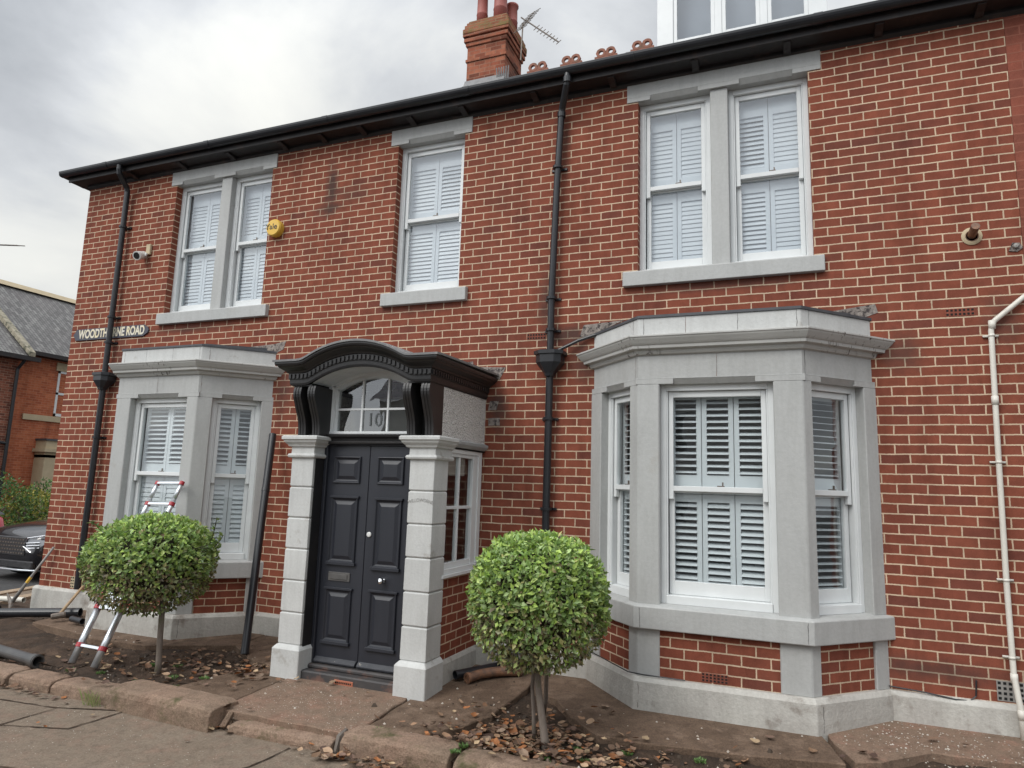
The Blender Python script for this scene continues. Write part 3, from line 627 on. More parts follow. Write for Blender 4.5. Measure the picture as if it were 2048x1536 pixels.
# steps
mb = MB(); mb.box((3.60, -1.125, -.12), (4.76, -.9, .062)); mb.box((3.64, -1.03, .06), (4.73, -.9, .10)); mb.build('doorstep', M['step'], porch, .012)
mb = MB(); mb.box((4.05, -1.131, -.038), (4.255, -1.12, .028)); ab = mb.build('step_air_brick', M['terra'], porch, .003)
hb_ = MB()
for i in range(9):
    for j in range(2): hb_.box((4.066 + i * .020, -1.1335, -.026 + j * .026), (4.078 + i * .020, -1.1295, -.012 + j * .026))
hb_.build('vent_hole', M['hole'], porch)
# double door, transom and fanlight
YD = -.95
mb = MB(); mb.box((3.655, YD - .03, .10), (3.69, YD + .08, 2.17)); mb.box((4.655, YD - .03, .10), (4.712, YD + .08, 2.17)); mb.box((3.655, YD - .02, 2.155), (4.712, YD + .08, 2.17)); mb.build('door_frame', M['door'], porch, .004)
mb = MB(); mb.extr([(YD + .08, 2.17), (YD - .05, 2.17), (YD - .055, 2.19), (YD - .03, 2.20), (YD - .035, 2.225), (YD - .07, 2.24), (YD - .075, 2.262), (YD - .02, 2.275), (YD + .08, 2.275)], 0, 3.655, 4.712); mb.build('transom', M['blackmatt'], porch, .002)
def leaf_door(x0, x1, panels, plate):
    mb = MB(); mb.box((x0, YD, .115), (x1, YD + .045, 2.153))
    for (a, b, c, d) in panels:
        m_ = .035
        rows = [];
        for o, dy in ((0, 0), (0, -.016), (.010, -.02), (.022, -.004), (.035, .0), (.045, -.003), (.07, -.014)):
            rows.append([(a + o, YD + dy, c + o), (b - o, YD + dy, c + o), (b - o, YD + dy, d - o), (a + o, YD + dy, d - o)])
        mb.grid(rows, True, False, True)
        mb.box((a - .012, YD - .028, c - .018), (b + .012, YD, c + .012)) if (d - c) > .3 else None
        mb.box((a - .012, YD - .026, d - .008), (b + .012, YD, d + .014)) if (d - c) > .3 else None
    dl = mb.build('door_leaf', M['door'], house, .003)
    mb = MB(); mb.extr([(YD, .105), (YD - .035, .108), (YD - .04, .125), (YD - .004, .16), (YD, .16)], 0, x0 + .008, x1 - .008); mb.build('weather_board', M['doorworn'], dl, .003)
    return dl
d1 = leaf_door(3.692, 4.168, [(3.765, 4.075, 1.79, 2.05), (3.765, 4.07, 1.03, 1.655), (3.765, 4.06, .30, .79)], 1)
d2 = leaf_door(4.174, 4.653, [(4.27, 4.56, 1.79, 2.05), (4.27, 4.56, 1.01, 1.65), (4.265, 4.555, .29, .80)], 0)
mb = MB(); mb.box((3.785, YD - .010, .862), (4.03, YD, .945)); mb.box((3.81, YD - .016, .878), (4.005, YD - .009, .928)); mb.build('letter_plate', M['tarnish'], d1, .003)
mb = MB(); mb.lathe([(.0, 0), (.028, .0), (.028, .008), (.014, .012), (.012, .035), (.026, .045), (.030, .058), (.024, .07), (.0, .074)], (4.40, YD, .905), 18, (0, -1, 0)); mb.build('door_knob', M['chrome'], d2, 0, True)
mb = MB(); mb.lathe([(0, 0), (.024, 0), (.024, .01), (.016, .014), (0, .014)], (4.215, YD, 1.315), 16, (0, -1, 0)); mb.build('door_lock', M['plastic'], d2)
# fanlight
fr = MB(); n = 30; o0 = 3.655; o1 = 4.712
def fz(x, dz, c0, c1):
    h = (c1 - c0) / 2; d = min(h, abs(x - (c0 + c1) / 2)); rise = .12; RR = (h * h + rise * rise) / (2 * rise); return 2.70 + dz + math.sqrt(max(0, RR * RR - d * d)) - (RR - rise)
g0, g1 = 3.755, 4.612; X2 = [g0 + (g1 - g0) * i / n for i in range(n + 1)]
for y_, e, wd in ((YD + .02, 0, 1), (YD - .005, .035, 1), (YD - .03, .065, 1)):
    a0, a1 = g0 - e, g1 + e; XX = [a0 + (a1 - a0) * i / n for i in range(n + 1)]
    oo = [o0 + (o1 - o0) * i / n for i in range(n + 1)]
    top = [(oo[i], y_, zb0 + arch(min(max(oo[i], 3.65), 4.72)) + .02) for i in range(n + 1)]
    fr.grid([[(XX[i], y_, fz(XX[i], e, a0, a1)) for i in range(n + 1)], top])
    fr.grid([[(XX[i], y_, fz(XX[i], e, a0, a1)) for i in range(n + 1)], [(XX[i], y_ + .03, fz(XX[i], e, a0, a1)) for i in range(n + 1)]])
    for xa, xb in ((o0, a0), (a1, o1)): fr.box((xa, y_, 2.275), (xb, y_ + .03, 2.72 + e))
fr.box((o0, YD - .03, 2.272), (o1, YD + .05, 2.295))
for xx in (4.045, 4.34): fr.box((xx - .010, YD - .005, 2.295), (xx + .010, YD + .02, fz(xx, .005, g0, g1)))
fr.box((g0, YD - .004, 2.505), (g1, YD + .02, 2.525))
fan = fr.build('fanlight', M['white'], porch)
mb = MB(); mb.grid([[(x_, YD + .012, 2.29) for x_ in X2], [(x_, YD + .012, fz(x_, .004, g0, g1)) for x_ in X2]]); mb.build('fanlight_pane', M['glassfan'], porch)
mb = MB(); mb.face([(3.5, -.35, 1.9), (4.9, -.35, 1.9), (4.9, -.35, 2.7), (3.5, -.35, 2.7)]); mb.face([(3.5, -.9, 2.96), (4.9, -.9, 2.96), (4.9, 0, 2.96), (3.5, 0, 2.96)]); mb.build('lobby_ceiling', M['plaster'], porch)
def text(body, size, T, mat, name, parent, ext=.002, bold=0, sx=1, arc=None):
    cu = bpy.data.curves.new(name, 'FONT'); cu.body = body; cu.size = size; cu.align_x = 'CENTER'; cu.align_y = 'CENTER'; cu.offset = bold; cu.extrude = ext
    o = bpy.data.objects.new(name + '_src', cu); COL.objects.link(o); dg = bpy.context.evaluated_depsgraph_get()
    me = bpy.data.meshes.new_from_object(o.evaluated_get(dg)); bpy.data.objects.remove(o); bpy.data.curves.remove(cu)
    off = WL[parent.name] if parent else Vector()
    for v in me.vertices:
        x_, y_, z_ = v.co; x_ *= sx
        if arc: y_ -= arc * x_ * x_
        v.co = Vector(T(x_, z_, y_)) - off
    me.materials.clear(); me.materials.append(mat)
    r_ = bpy.data.objects.new(name, me); COL.objects.link(r_)
    if parent: r_.parent = parent
    WL[r_.name] = off.copy(); return r_
text('10', .19, frame((4.19, YD + .006, 2.405), (1, 0, 0), (0, -1, 0)), M['number'], 'house_number', porch, .001, 0, .95)
text('WILLOWDENE', .045, frame((4.85, -1.1325, 1.66), (1, 0, 0), (0, -1, 0)), M['grey'], 'carved_name', porch, .0008, -.0008, .88, 1.4)

# --- eaves, gutter, roof
ev = MB()
ev.extr([(0.02, 6.0), (-.03, 6.045), (-.03, 6.09), (0.02, 6.12)], 0, X0 - .03, X1 + 2)
ev.extr([(-.21, 6.085), (0.02, 6.075), (0.02, 6.10), (-.21, 6.11)], 0, X0 - .19, X1 + 2)
ev.extr([(-.215, 6.07), (-.19, 6.07), (-.19, 6.19), (-.215, 6.19)], 0, X0 - .19, X1 + 2)
ev.box((X0 - .19, -.21, 6.088), (X0 + .01, 8.8, 6.11)); ev.box((X0 - .19, -.21, 6.08), (X0 - .165, 8.8, 6.18))
ev.build('eaves', M['blackwood'], house, .003)
for bx in (-.68, .262, 1.133, 2.007, 2.62, 3.207, 3.9, 4.581, 5.453, 6.318, 7.17, 8.03, 8.813, 9.6):
    mb = MB(); mb.extr([(-.025, 6.03), (-.06, 6.03), (-.10, 6.045), (-.19, 6.06), (-.19, 6.09), (-.025, 6.08)], 0, bx - .035, bx + .035); mb.build('eaves_bracket', M['blackwood'], house, .004)
gt = MB(); gp = [(-.215 - .058 + .058 * math.cos(a), 6.20 + .062 * math.sin(a) * 1.15) for a in [math.pi + math.pi * i / 10 for i in range(11)]]
gt.grid([[(x_, p[0], p[1]) for p in gp] + [(x_, p[0] * 1 + (.004 if p[0] < -.27 else -.004), p[1] + .004) for p in gp[::-1]] for x_ in (X0 - .26, X1 + 2.0)], True, True, True)
gt.grid([[(X0 + p[0] + .03, y_, p[1]) for p in gp] for y_ in (-.30, 8.8)])
for gx in (-1.0, .9, 2.8, 4.7, 6.55, 8.3, 9.5): gt.extr([(q[0] * 1.0 - (0.004 if q[0] < -.27 else -.002), q[1] - .004) for q in gp] + [(-.215, 6.205), (-.332, 6.205)], 0, gx - .04, gx + .04)
gt.build('gutter', M['blackpipe'], house)
rf = MB(); RY, RZ = 4.0, 9.20; ex = X0 - .25
rf.face([(ex, -.25, 6.20), (X1 + 2, -.25, 6.20), (X1 + 2, RY, RZ), (2.5, RY, RZ)]); rf.face([(ex, 8.25, 6.20), (ex, -.25, 6.20), (2.5, RY, RZ)]); rf.face([(X1 + 2, 8.25, 6.20), (ex, 8.25, 6.20), (2.5, RY, RZ), (X1 + 2, RY, RZ)])
roof = rf.build('roof', M['slate_own'], house)
rt = MB()
for gx in [3.1 + .66 * i for i in range(5)]: pass
x = 2.5
while x < 6.6: rt.extr([(RY - .12, RZ - .07), (RY, RZ + .035), (RY + .12, RZ - .07), (RY + .1, RZ - .09), (RY - .1, RZ - .09)], 0, x + .003, x + .44); x += .445
rt.build('ridge_tile', M['terra'], roof)
for i, cx in enumerate((3.93, 4.56, 5.19, 5.82)):
    mb = MB()
    for s_ in (-.085, .085):
        n = 16; out = [(cx + s_ + .085 * math.cos(a), RZ + .13 + .085 * math.sin(a) * 1.0) for a in [2 * math.pi * (k + .5) / 8 for k in range(8)]]
        ou = []; inn = []
        for k in range(n):
            a = 2 * math.pi * k / n; ou.append((cx + s_ + .085 * math.cos(a) / max(abs(math.cos((a % (math.pi / 4)) - math.pi / 8)), .9), RZ + .12 + .085 * math.sin(a))); inn.append((cx + s_ + .042 * math.cos(a), RZ + .12 + .042 * math.sin(a)))
        mb.grid([[(p[0], RY - .025, p[1]) for p in inn], [(p[0], RY - .025, p[1]) for p in ou], [(p[0], RY + .025, p[1]) for p in ou], [(p[0], RY + .025, p[1]) for p in inn], [(p[0], RY - .025, p[1]) for p in inn]], True)
    mb.box((cx - .2, RY - .022, RZ), (cx + .2, RY + .022, RZ + .06)); mb.box((cx - .05, RY - .021, RZ), (cx + .05, RY + .021, RZ + .10))
    mb.build('crest_tile', M['crest'], roof)
# chimney
ch = MB(); cx0, cx1, cy0, cy1 = 2.19, 3.02, 4.6, 5.45
def stage(mb, o, z0, z1): mb.box((cx0 - o, cy0 - o, z0), (cx1 + o, cy1 + o, z1))
stage(ch, 0, 8.6, 10.16); stage(ch, .025, 10.16, 10.22); stage(ch, 0, 10.22, 10.50); stage(ch, .03, 10.50, 10.58); stage(ch, .06, 10.58, 10.66); stage(ch, .035, 10.66, 10.69); stage(ch, .08, 10.69, 10.75)
chim = ch.build('chimney', M['brick_chim'], house, .006)
mb = MB(); stage(mb, .085, 10.75, 10.86); stage(mb, .06, 10.86, 10.95); stage(mb, .03, 10.95, 11.02); stage(mb, 0, 11.02, 11.07); mb.build('chimney_cap', M['brick_moss'], chim, .012)
for px, py, r_, h_ in ((2.40, 4.78, .115, .75), (2.80, 4.78, .14, .85), (2.62, 5.25, .10, .5), (2.92, 5.1, .12, .55)):
    mb = MB(); mb.lathe([(r_, 0), (r_ * .98, h_ * .3), (r_ * 1.03, h_ * .31), (r_ * .96, h_ * .34), (r_ * .9, h_ * .9), (r_ * 1.1, h_ * .93), (r_ * 1.1, h_), (r_ * .7, h_), (r_ * .7, h_ * .7)], (px, py, 11.04), 20); mb.build('chimney_pot', M['pot'], chim, 0, True)
mb = MB(); mb.extr([(cy0 - .02, 9.35), (cy0 - .25, 9.2), (cy0 - .02, 9.75)], 0, cx0 - .02, cx1 + .02)
for k in range(6): mb.face([(2.86 + k * .045, cy0 - .04, 9.62), (2.90 + k * .045, cy0 - .04, 9.62), (2.90 + k * .05, cy0 - .10, 9.84), (2.87 + k * .05, cy0 - .08, 9.86)])
mb.build('chimney_flashing', M['lead'], chim)
# dormer
dm = MB(); dx0, dx1, dy = 6.60, 8.47, 1.0; zs_ = 7.0
T = frame((dx0, dy, zs_), (1, 0, 0), (0, -1, 0))
dm.box((dx0, dy, 6.6), (dx1, dy + .05, zs_ + .10)); dm.box((dx0, dy, 6.8), (dx0 + .05, dy + 2.5, 8.3)); dm.box((dx1 - .05, dy, 6.8), (dx1, dy + 2.5, 8.3)); dm.box((dx0 - .05, dy - .12, 8.3), (dx1 + .05, dy + 3, 8.45))
dm.fbox(T, .0, .19, -.05, .02, .1, 1.3); dm.fbox(T, 1.68, 1.87, -.05, .02, .1, 1.3)
for a in (.67, 1.17): dm.fbox(T, a, a + .08, -.05, .012, .1, 1.3)
dm.fbox(T, .0, 1.87, -.05, .014, 1.2, 1.3)
for a, b in ((.19, .67), (.75, 1.17), (1.25, 1.68)): dm.fbox(T, a, a + .045, -.04, .004, .1, 1.2); dm.fbox(T, b - .045, b, -.04, .004, .1, 1.2); dm.fbox(T, a + .045, b - .045, -.04, .004, .1, .16)
dor = dm.build('dormer', M['white'], house, .003)
mb = MB()
for a, b in ((.2, .66), (.76, 1.16), (1.26, 1.67)): mb.face([T(a, -.02, .1), T(b, -.02, .1), T(b, -.02, 1.2), T(a, -.02, 1.2)])
mb.build('dormer_pane', M['glassfan'], dor)
mb = MB(); mb.face([(dx0 + .05, dy + .25, 6.8), (dx1 - .05, dy + .25, 6.8), (dx1 - .05, dy + .25, 8.3), (dx0 + .05, dy + .25, 8.3)]); mb.build('dormer_backing', M['dormer_tone'], dor)  # sheet added close behind the panes, coloured to imitate sky reflected in them

# --- pipes on the wall
def clip_(mb, x, z, y=-.07, r=.05):
    mb.lathe([(r, -.014), (r + .004, -.014), (r + .004, .014), (r, .014)], (x, y, z), 14); mb.box((x - .085, -.02, z - .012), (x + .085, -.0, z + .012))
def hopper(mb, x, y, z0, z1, w=.14):
    P = lambda a, d: [(x - a, y + d), (x - a, y - d * .4), (x - a * .55, y - d), (x + a * .55, y - d), (x + a, y - d * .4), (x + a, y + d)]
    rows = [[(p[0], p[1], z) for p in P(a, d)] for a, d, z in ((w * .28, .045, z0), (w * .36, .05, z0 + .03), (w * .95, .09, z0 + (z1 - z0) * .52), (w * .95, .09, z1 - .05), (w * 1.12, .105, z1 - .045), (w * 1.12, .105, z1 - .01), (w * .9, .08, z1))]
    mb.grid(rows, True, True, True)
dp = MB()
dp.tube([(5.875, -.27, 6.16), (5.875, -.27, 6.08), (5.865, -.26, 6.03), (5.77, -.10, 5.86), (5.755, -.08, 5.80), (5.722, -.08, 5.0), (5.69, -.08, 3.75), (5.69, -.08, 3.15)], .036, 14)
dp.tube([(5.69, -.08, 2.96), (5.685, -.08, 1.5), (5.685, -.08, .05)], .038, 14)
for z, x_ in ((6.07, 5.875), (5.80, 5.757)): dp.lathe([(.045, -.03), (.045, .03)], (x_, -.27 if z > 5.9 else -.08, z), 14)
for z, x_ in ((5.2, 5.727), (3.76, 5.69), (3.42, 5.69), (2.5, 5.685), (1.6, 5.685)): clip_(dp, x_, z, -.08)
hopper(dp, 5.69, -.10, 2.93, 3.20)
dp.tube([(6.16, -.02, 3.36), (5.98, -.05, 3.30), (5.84, -.08, 3.23), (5.76, -.10, 3.19)], .017, 10)
tag(dp.build('downpipe', M['blackpipe'], house), 'black downpipe with hopper head between the door and the right bay')
dp = MB()
dp.tube([(-.745, -.27, 6.16), (-.745, -.27, 6.08), (-.75, -.26, 6.03), (-.775, -.10, 5.88), (-.78, -.08, 5.82), (-.785, -.08, 4.6), (-.79, -.08, 3.15)], .038, 14)
dp.tube([(-.79, -.08, 2.98), (-.80, -.08, 1.8), (-.815, -.08, .30)], .04, 14)
for z, x_ in ((5.3, -.782), (3.98, -.79), (3.62, -.79), (2.3, -.795)): clip_(dp, x_, z, -.08)
hopper(dp, -.785, -.10, 2.95, 3.19)
tag(dp.build('downpipe', M['blackpipe'], house), 'black downpipe with hopper head at the left corner')
wp = MB()
wp.tube([(9.78, -.03, 3.49), (9.74, -.04, 3.455), (9.545, -.045, 3.285), (9.525, -.045, 3.25), (9.515, -.045, 3.2), (9.50, -.045, 2.2), (9.49, -.045, 1.2), (9.492, -.045, .5), (9.50, -.07, .38), (9.512, -.09, .24), (9.515, -.09, .0)], .021, 12)
for z, x_ in ((2.62, 9.506), (3.25, 9.524), (.47, 9.494), (.22, 9.513)): wp.lathe([(.026, -.035), (.026, .035)], (x_, -.045 if z > .4 else -.088, z), 12)
for z, x_ in ((3.16, 9.515), (2.12, 9.5), (1.20, 9.49), (.62, 9.49)): wp.box((x_ - .055, -.02, z - .008), (x_ + .055, -.004, z + .008)); wp.lathe([(.024, -.01), (.024, .01)], (x_, -.045, z), 12)
wp.build('waste_pipe', M['waste'], house, 0, True)
# --- air bricks
def airbrick(T, w_, h_, nx, nz, mat, ms):
    mb = MB(); mb.fbox(T, 0, w_, -.01, .003, 0, h_); o = mb.build('air_brick', mat, house)
    mb = MB(); px = w_ / nx; pz = h_ / nz
    for i in range(nx):
        for j in range(nz): mb.fbox(T, px * (i + .22), px * (i + .78), .002, .005, pz * (j + .25), pz * (j + .78))
    mb.build('vent_hole', M['hole'], o)
WF = lambda x, z: frame((x, 0, z), (1, 0, 0), (0, -1, 0))
airbrick(WF(5.40, 3.345), .21, .068, 7, 2, M['brick_next'], 0); airbrick(WF(9.208, 3.348), .212, .068, 7, 2, M['brick_next'], 0)
airbrick(WF(9.385, .285), .215, .15, 6, 4, M['grey'], 0); airbrick(frame((7.225, -.573, .285), (1, 0, 0), (0, -1, 0)), .21, .07, 7, 3, M['brick_next'], 0); airbrick(WF(-1.06, .29), .2, .15, 6, 4, M['sandstone'], 0)
# thin cable sagging along the plinth
mb = MB(); mb.tube([(8.64, -.02, .30), (8.9, -.03, .285), (9.1, -.035, .262), (9.2, -.02, .262), (9.24, -.02, .30), (9.25, -.015, .42)], .006, 6); mb.build('wall_cable', M['blackpipe'], house); mb = MB(); mb.tube([(6.12, -.07, .31), (6.40, -.36, .30), (6.62, -.57, .285), (6.75, -.62, .29), (7.1, -.61, .283)], .005, 6); mb.build('wall_cable', M['blackpipe'], house)

# ================================================================== things fixed to the wall
fl = tag(empty('boiler_flue', (9.437, 0, 4.04)), 'round boiler flue with white collar and scorched copper stub on the brick wall', 'flue')
mb = MB(); mb.lathe([(.075, 0), (.078, .008), (.06, .016), (.05, .018), (.05, .004)], (9.437, 0, 4.04), 24, (0, -1, 0)); mb.build('collar', M['sandstone'], fl)
mb = MB(); mb.lathe([(.05, .003), (.05, .02), (.045, .02), (.04, .004)], (9.437, 0, 4.04), 20, (0, -1, 0)); mb.tube([(9.437, -.0, 4.045), (9.442, -.13, 4.085)], .033, 14); mb.build('flue_pipe', M['rust'], fl)
sg = tag(empty('street_sign', (-.87, -.02, 3.77)), 'dark shaped street sign with worn gold letters behind the left downpipe', 'sign')
mb = MB(); xs0, xs1, zc = -1.615, -.125, 3.775; hh = .082
shape = [(xs0, zc), (xs0 + .04, zc - .05), (xs0 + .06, zc - hh), (xs1 - .10, zc - hh), (xs1 - .06, zc - .06), (xs1 - .02, zc - .04), (xs1, zc), (xs1 - .02, zc + .04), (xs1 - .06, zc + .06), (xs1 - .10, zc + hh), (xs0 + .06, zc + hh), (xs0 + .04, zc + .05)]
mb.extr(shape, 1, -.02, -.002); mb.build('sign_plate', M['signbg'], sg, .003)
text('WOODTHORNE ROAD', .172, frame((-.845, -.0225, 3.775), (1, 0, 0), (0, -1, 0)), M['gold'], 'lettering', sg, .001, .006, .71)
al = tag(empty('alarm_box', (1.93, 0, 4.975)), 'round yellow burglar alarm box beside the left upper window', 'alarm')
mb = MB(); mb.lathe([(.0, .0), (.108, .0), (.112, .02), (.112, .072), (.10, .09), (.0, .094)], (1.935, 0, 4.975), 32, (0, -1, 0)); mb.build('alarm_cover', M['yellow'], al, 0)
text('Yale', .105, frame((1.915, -.0945, 4.98), (1, 0, 0), (0, -1, 0)), M['ink'], 'alarm_lettering', al, .001, .0006, 1.0)
cc_ = tag(empty('security_camera', (-.31, 0, 4.9)), 'small white security camera on the brick wall right of the left downpipe', 'camera')
mb = MB(); mb.box((-.335, -.035, 4.86), (-.255, 0, 5.01)); mb.build('camera_bracket', M['sandstone'], cc_, .006)
mb = MB(); mb.tube([(-.29, -.05, 4.87), (-.30, -.06, 4.83)], .015, 8); mb.tube([(-.36, -.03, 4.86), (-.33, -.17, 4.80)], [.05, .062], 18); mb.build('camera_body', M['plastic'], cc_)
mb = MB(); d_ = Vector((.03, -.14, -.06)).normalized(); c_ = Vector((-.33, -.17, 4.80)); mb.tube([c_ - d_ * .01, c_ + d_ * .004], .046, 18); mb.build('camera_lens', M['hole'], cc_)
bp_ = tag(empty('wall_bolt', (9.738, 0, 3.91)), 'small grey bolt plate on the brick wall at the right edge', 'bolt')
mb = MB(); mb.extr([(9.69, 3.88), (9.75, 3.87), (9.79, 3.90), (9.77, 3.945), (9.72, 3.95)], 1, -.01, 0); mb.build('bolt_plate', M['flash'], bp_); mb = MB(); mb.lathe([(.022, 0), (.018, .04), (.0, .045)], (9.735, 0, 3.915), 10, (0, -1, 0)); mb.build('bolt_head', M['grey'], bp_)
nb = tag(empty('neighbouring_house', (10.7, 0, 0)), 'plain red brick house joined on at the right edge', 'house')
mb = MB(); mb.box((X1 + .003, .003, -.1), (X1 + 2.2, 8.6, 6.08)); mb.build('wall', M['brick_next'], nb)
mb = MB(); wobble_box(mb, (9.62, -.05, -.12), (X1 + 2.2, .004, .26)); mb.build('plinth', M['stone_pl'], nb)
# aerials
def yagi(mb, P, D, L, ne, el, W_):
    D = Vector(D).normalized(); W_ = Vector(W_).normalized(); P = Vector(P)
    mb.tube([P, P + D * L], .014, 6)
    for i in range(ne):
        c = P + D * (L * (.42 + .58 * i / (ne - 1))); e_ = el * (1 - .25 * i / ne); mb.tube([c - W_ * e_, c + W_ * e_], .008, 5)
    return D, W_
ae = tag(empty('television_aerial', (3.1, 4.9, 10.2)), 'rooftop television aerial on a thin mast beside the brick chimney', 'aerial')
mb = MB(); mb.tube([(3.33, 4.65, 10.0), (3.37, 4.6, 10.75)], .015, 6); mb.build('mast', M['steel'], ae)
mb = MB(); yagi(mb, (3.37, 4.5, 10.80), (.74, 0, -.67), 1.05, 8, .085, (.45, .3, .62))
for s_ in (-1, 1):
    for k in range(4):
        c = Vector((3.50, 4.5, 10.70)) + Vector((.10, .05, .17)) * s_ * ((k + .4) / 3.); mb.tube([c - Vector((.11, .06, .10)), c + Vector((.11, .06, .10))], .007, 5)
mb.tube([(3.38, 4.44, 10.49), (3.50, 4.5, 10.70), (3.62, 4.56, 10.91)], .009, 5); mb.build('aerial_array', M['steel'], ae)
ae2 = tag(empty('television_aerial', (-29, 14, 12.9)), 'distant television aerial against the sky at the left edge', 'aerial')
mb = MB(); mb.tube([(-30.2, 14, 13.2), (-26.75, 14, 12.76)], .035, 6)
for k in range(9): x_ = -26.9 - k * .4; z_ = 12.78 + k * .05; mb.tube([(x_ - .1, 13.6, z_ - .1), (x_ + .1, 14.4, z_ + .1)], .025, 5)
mb.build('aerial_boom', M['steel'], ae2)
mb = MB(); mb.tube([(-29.6, 14, 13.1), (-29.6, 14, 8.3)], .04, 6); mb.build('mast', M['steel'], ae2)

# ================================================================== GROUND
def gz(y): return .045 + .05 * min(0, y)
def struct(o, name=None): o['kind'] = 'structure'; return o
def noise2(x, y, s=1.0):
    from mathutils import noise as ns
    return ns.noise(Vector((x * s, y * s, 3.3)))
# wide street surface
mb = MB()
ys = [-60, -30, -14, -5.2]; xs_ = [-90, -40, -20, -10, -4.5, 0, 5, 10, 20, 60]
mb.grid([[(x_, y_, -.28) for x_ in [-90, -40, -15, 0, 15, 40, 90]] for y_ in (-60, -20, -5, 10, 40, 90)])
struct(mb.build('road', M['road']))
# footway: front strip and round the corner
KY = -2.06
mb = MB()
cor = [(-4.55, 12), (-4.6, 4), (-4.5, 2.2), (-4.22, 1.1), (-3.85, 0), (-3.4, -1.2), (-2.9, -2.2), (-2.2, -3.6), (-1.2, -4.7), (0, -5.2), (14, -5.2)]
inn = [(-3.2, 12), (-3.2, 4), (-3.2, 2.2), (-3.2, 1.2), (-3.1, .4), (-2.9, -.4), (-2.6, -1.2), (-2.1, -1.75), (-1.5, KY), (0.2, KY), (14, KY)]
N = 16; rows = []
for a, b in zip(cor, inn): rows.append([(a[0] + (b[0] - a[0]) * i / N, a[1] + (b[1] - a[1]) * i / N, -.18) for i in range(N + 1)])
# densify the front part
mb.grid(rows[:10])
mb.build('x', None) if False else None
gx = [0.0 + i * .1 for i in range(141)]; gy = [KY + .08 - j * .1 for j in range(32)]
joints = [(2.1, -2.77, 2.06, -2.0), (2.1, -2.77, 2.65, -2.97), (2.65, -2.97, 2.61, -2.0), (2.65, -2.97, 4.4, -2.9), (4.4, -2.9, 4.38, -2.0), (0.6, -2.0, .62, -3.2), (.62, -2.72, 2.1, -2.77)]
mb.grid([[(x_, y_, -.180 + .006 * noise2(x_, y_, 1.3)) for x_ in gx] for y_ in gy])
pv = struct(mb.build('footway', M['pave'], None, 0, True))
mb = MB()      # earth filled joints between the footway slabs
def seam(pts, w0, z, zf=None):
    pts = [Vector((p[0], p[1], 0)) for p in pts]; L = []; Rr = []
    fine = []
    for a, b in zip(pts[:-1], pts[1:]):
        n = max(2, int((b - a).length / .06))
        for i in range(n): fine.append(a.lerp(b, i / n))
    fine.append(pts[-1])
    for i, p in enumerate(fine):
        d = (fine[min(i + 1, len(fine) - 1)] - fine[max(0, i - 1)]).normalized(); nrm = Vector((-d.y, d.x, 0)); ww = w0 * random.uniform(.45, 1.3); p = p + nrm * random.uniform(-.006, .006)
        zz2 = (zf(p.x, p.y) if zf else z)
        L.append((p.x + nrm.x * ww, p.y + nrm.y * ww, zz2)); Rr.append((p.x - nrm.x * ww, p.y - nrm.y * ww, zz2))
    mb.grid([L, Rr])
zp = lambda x, y: -.174 + .006 * noise2(x, y, 1.3)
for s_ in ([(.3, -2.4), (1.0, -2.42), (2.06, -2.32), (2.62, -2.12)], [(.4, -2.7), (1.5, -2.80), (2.1, -2.78), (2.64, -2.6), (2.66, -2.12)], [(2.1, -2.32), (2.1, -2.78)], [(3.9, -3.3), (4.4, -2.55), (4.42, -2.15)], [(3.3, -3.2), (4.0, -3.1), (6.3, -2.9), (9, -3.0)], [(5.6, -2.1), (5.6, -2.9)], [(.9, -3.3), (2.2, -3.4), (3.4, -3.2)]): seam(s_, .008, 0, zp)
struct(mb.build('footway_joints', M['soil']))
mb = MB()
for sx_, sy_, sr in (): pass
# soil bed
mb = MB(); gx = [-3.4 + i * .055 for i in range(270)]; gy = [.02 - j * .055 for j in range(38)]
def soilz(x, y):
    z = gz(y) - .055 + .022 * noise2(x, y, 2.2) + .014 * noise2(x, y, 6) + .010 * noise2(x + 9, y, 14)
    if x < 1.9: z -= .03 * (1 if x < -.2 else max(0, (1.9 - x) / 2.1))
    return z
mb.grid([[(x_, y_, soilz(x_, y_)) for x_ in gx] for y_ in gy])
struct(mb.build('soil', M['soil'], None, 0, True))
mb = MB(); mb.grid([[(x_, y_, -.13 + .03 * noise2(x_, y_, 1.7)) for x_ in [-3.35 + i * .1 for i in range(18)]] for y_ in [12 - j * .2 for j in range(61)]]); struct(mb.build('side_verge', M['soil'], None, 0, True))
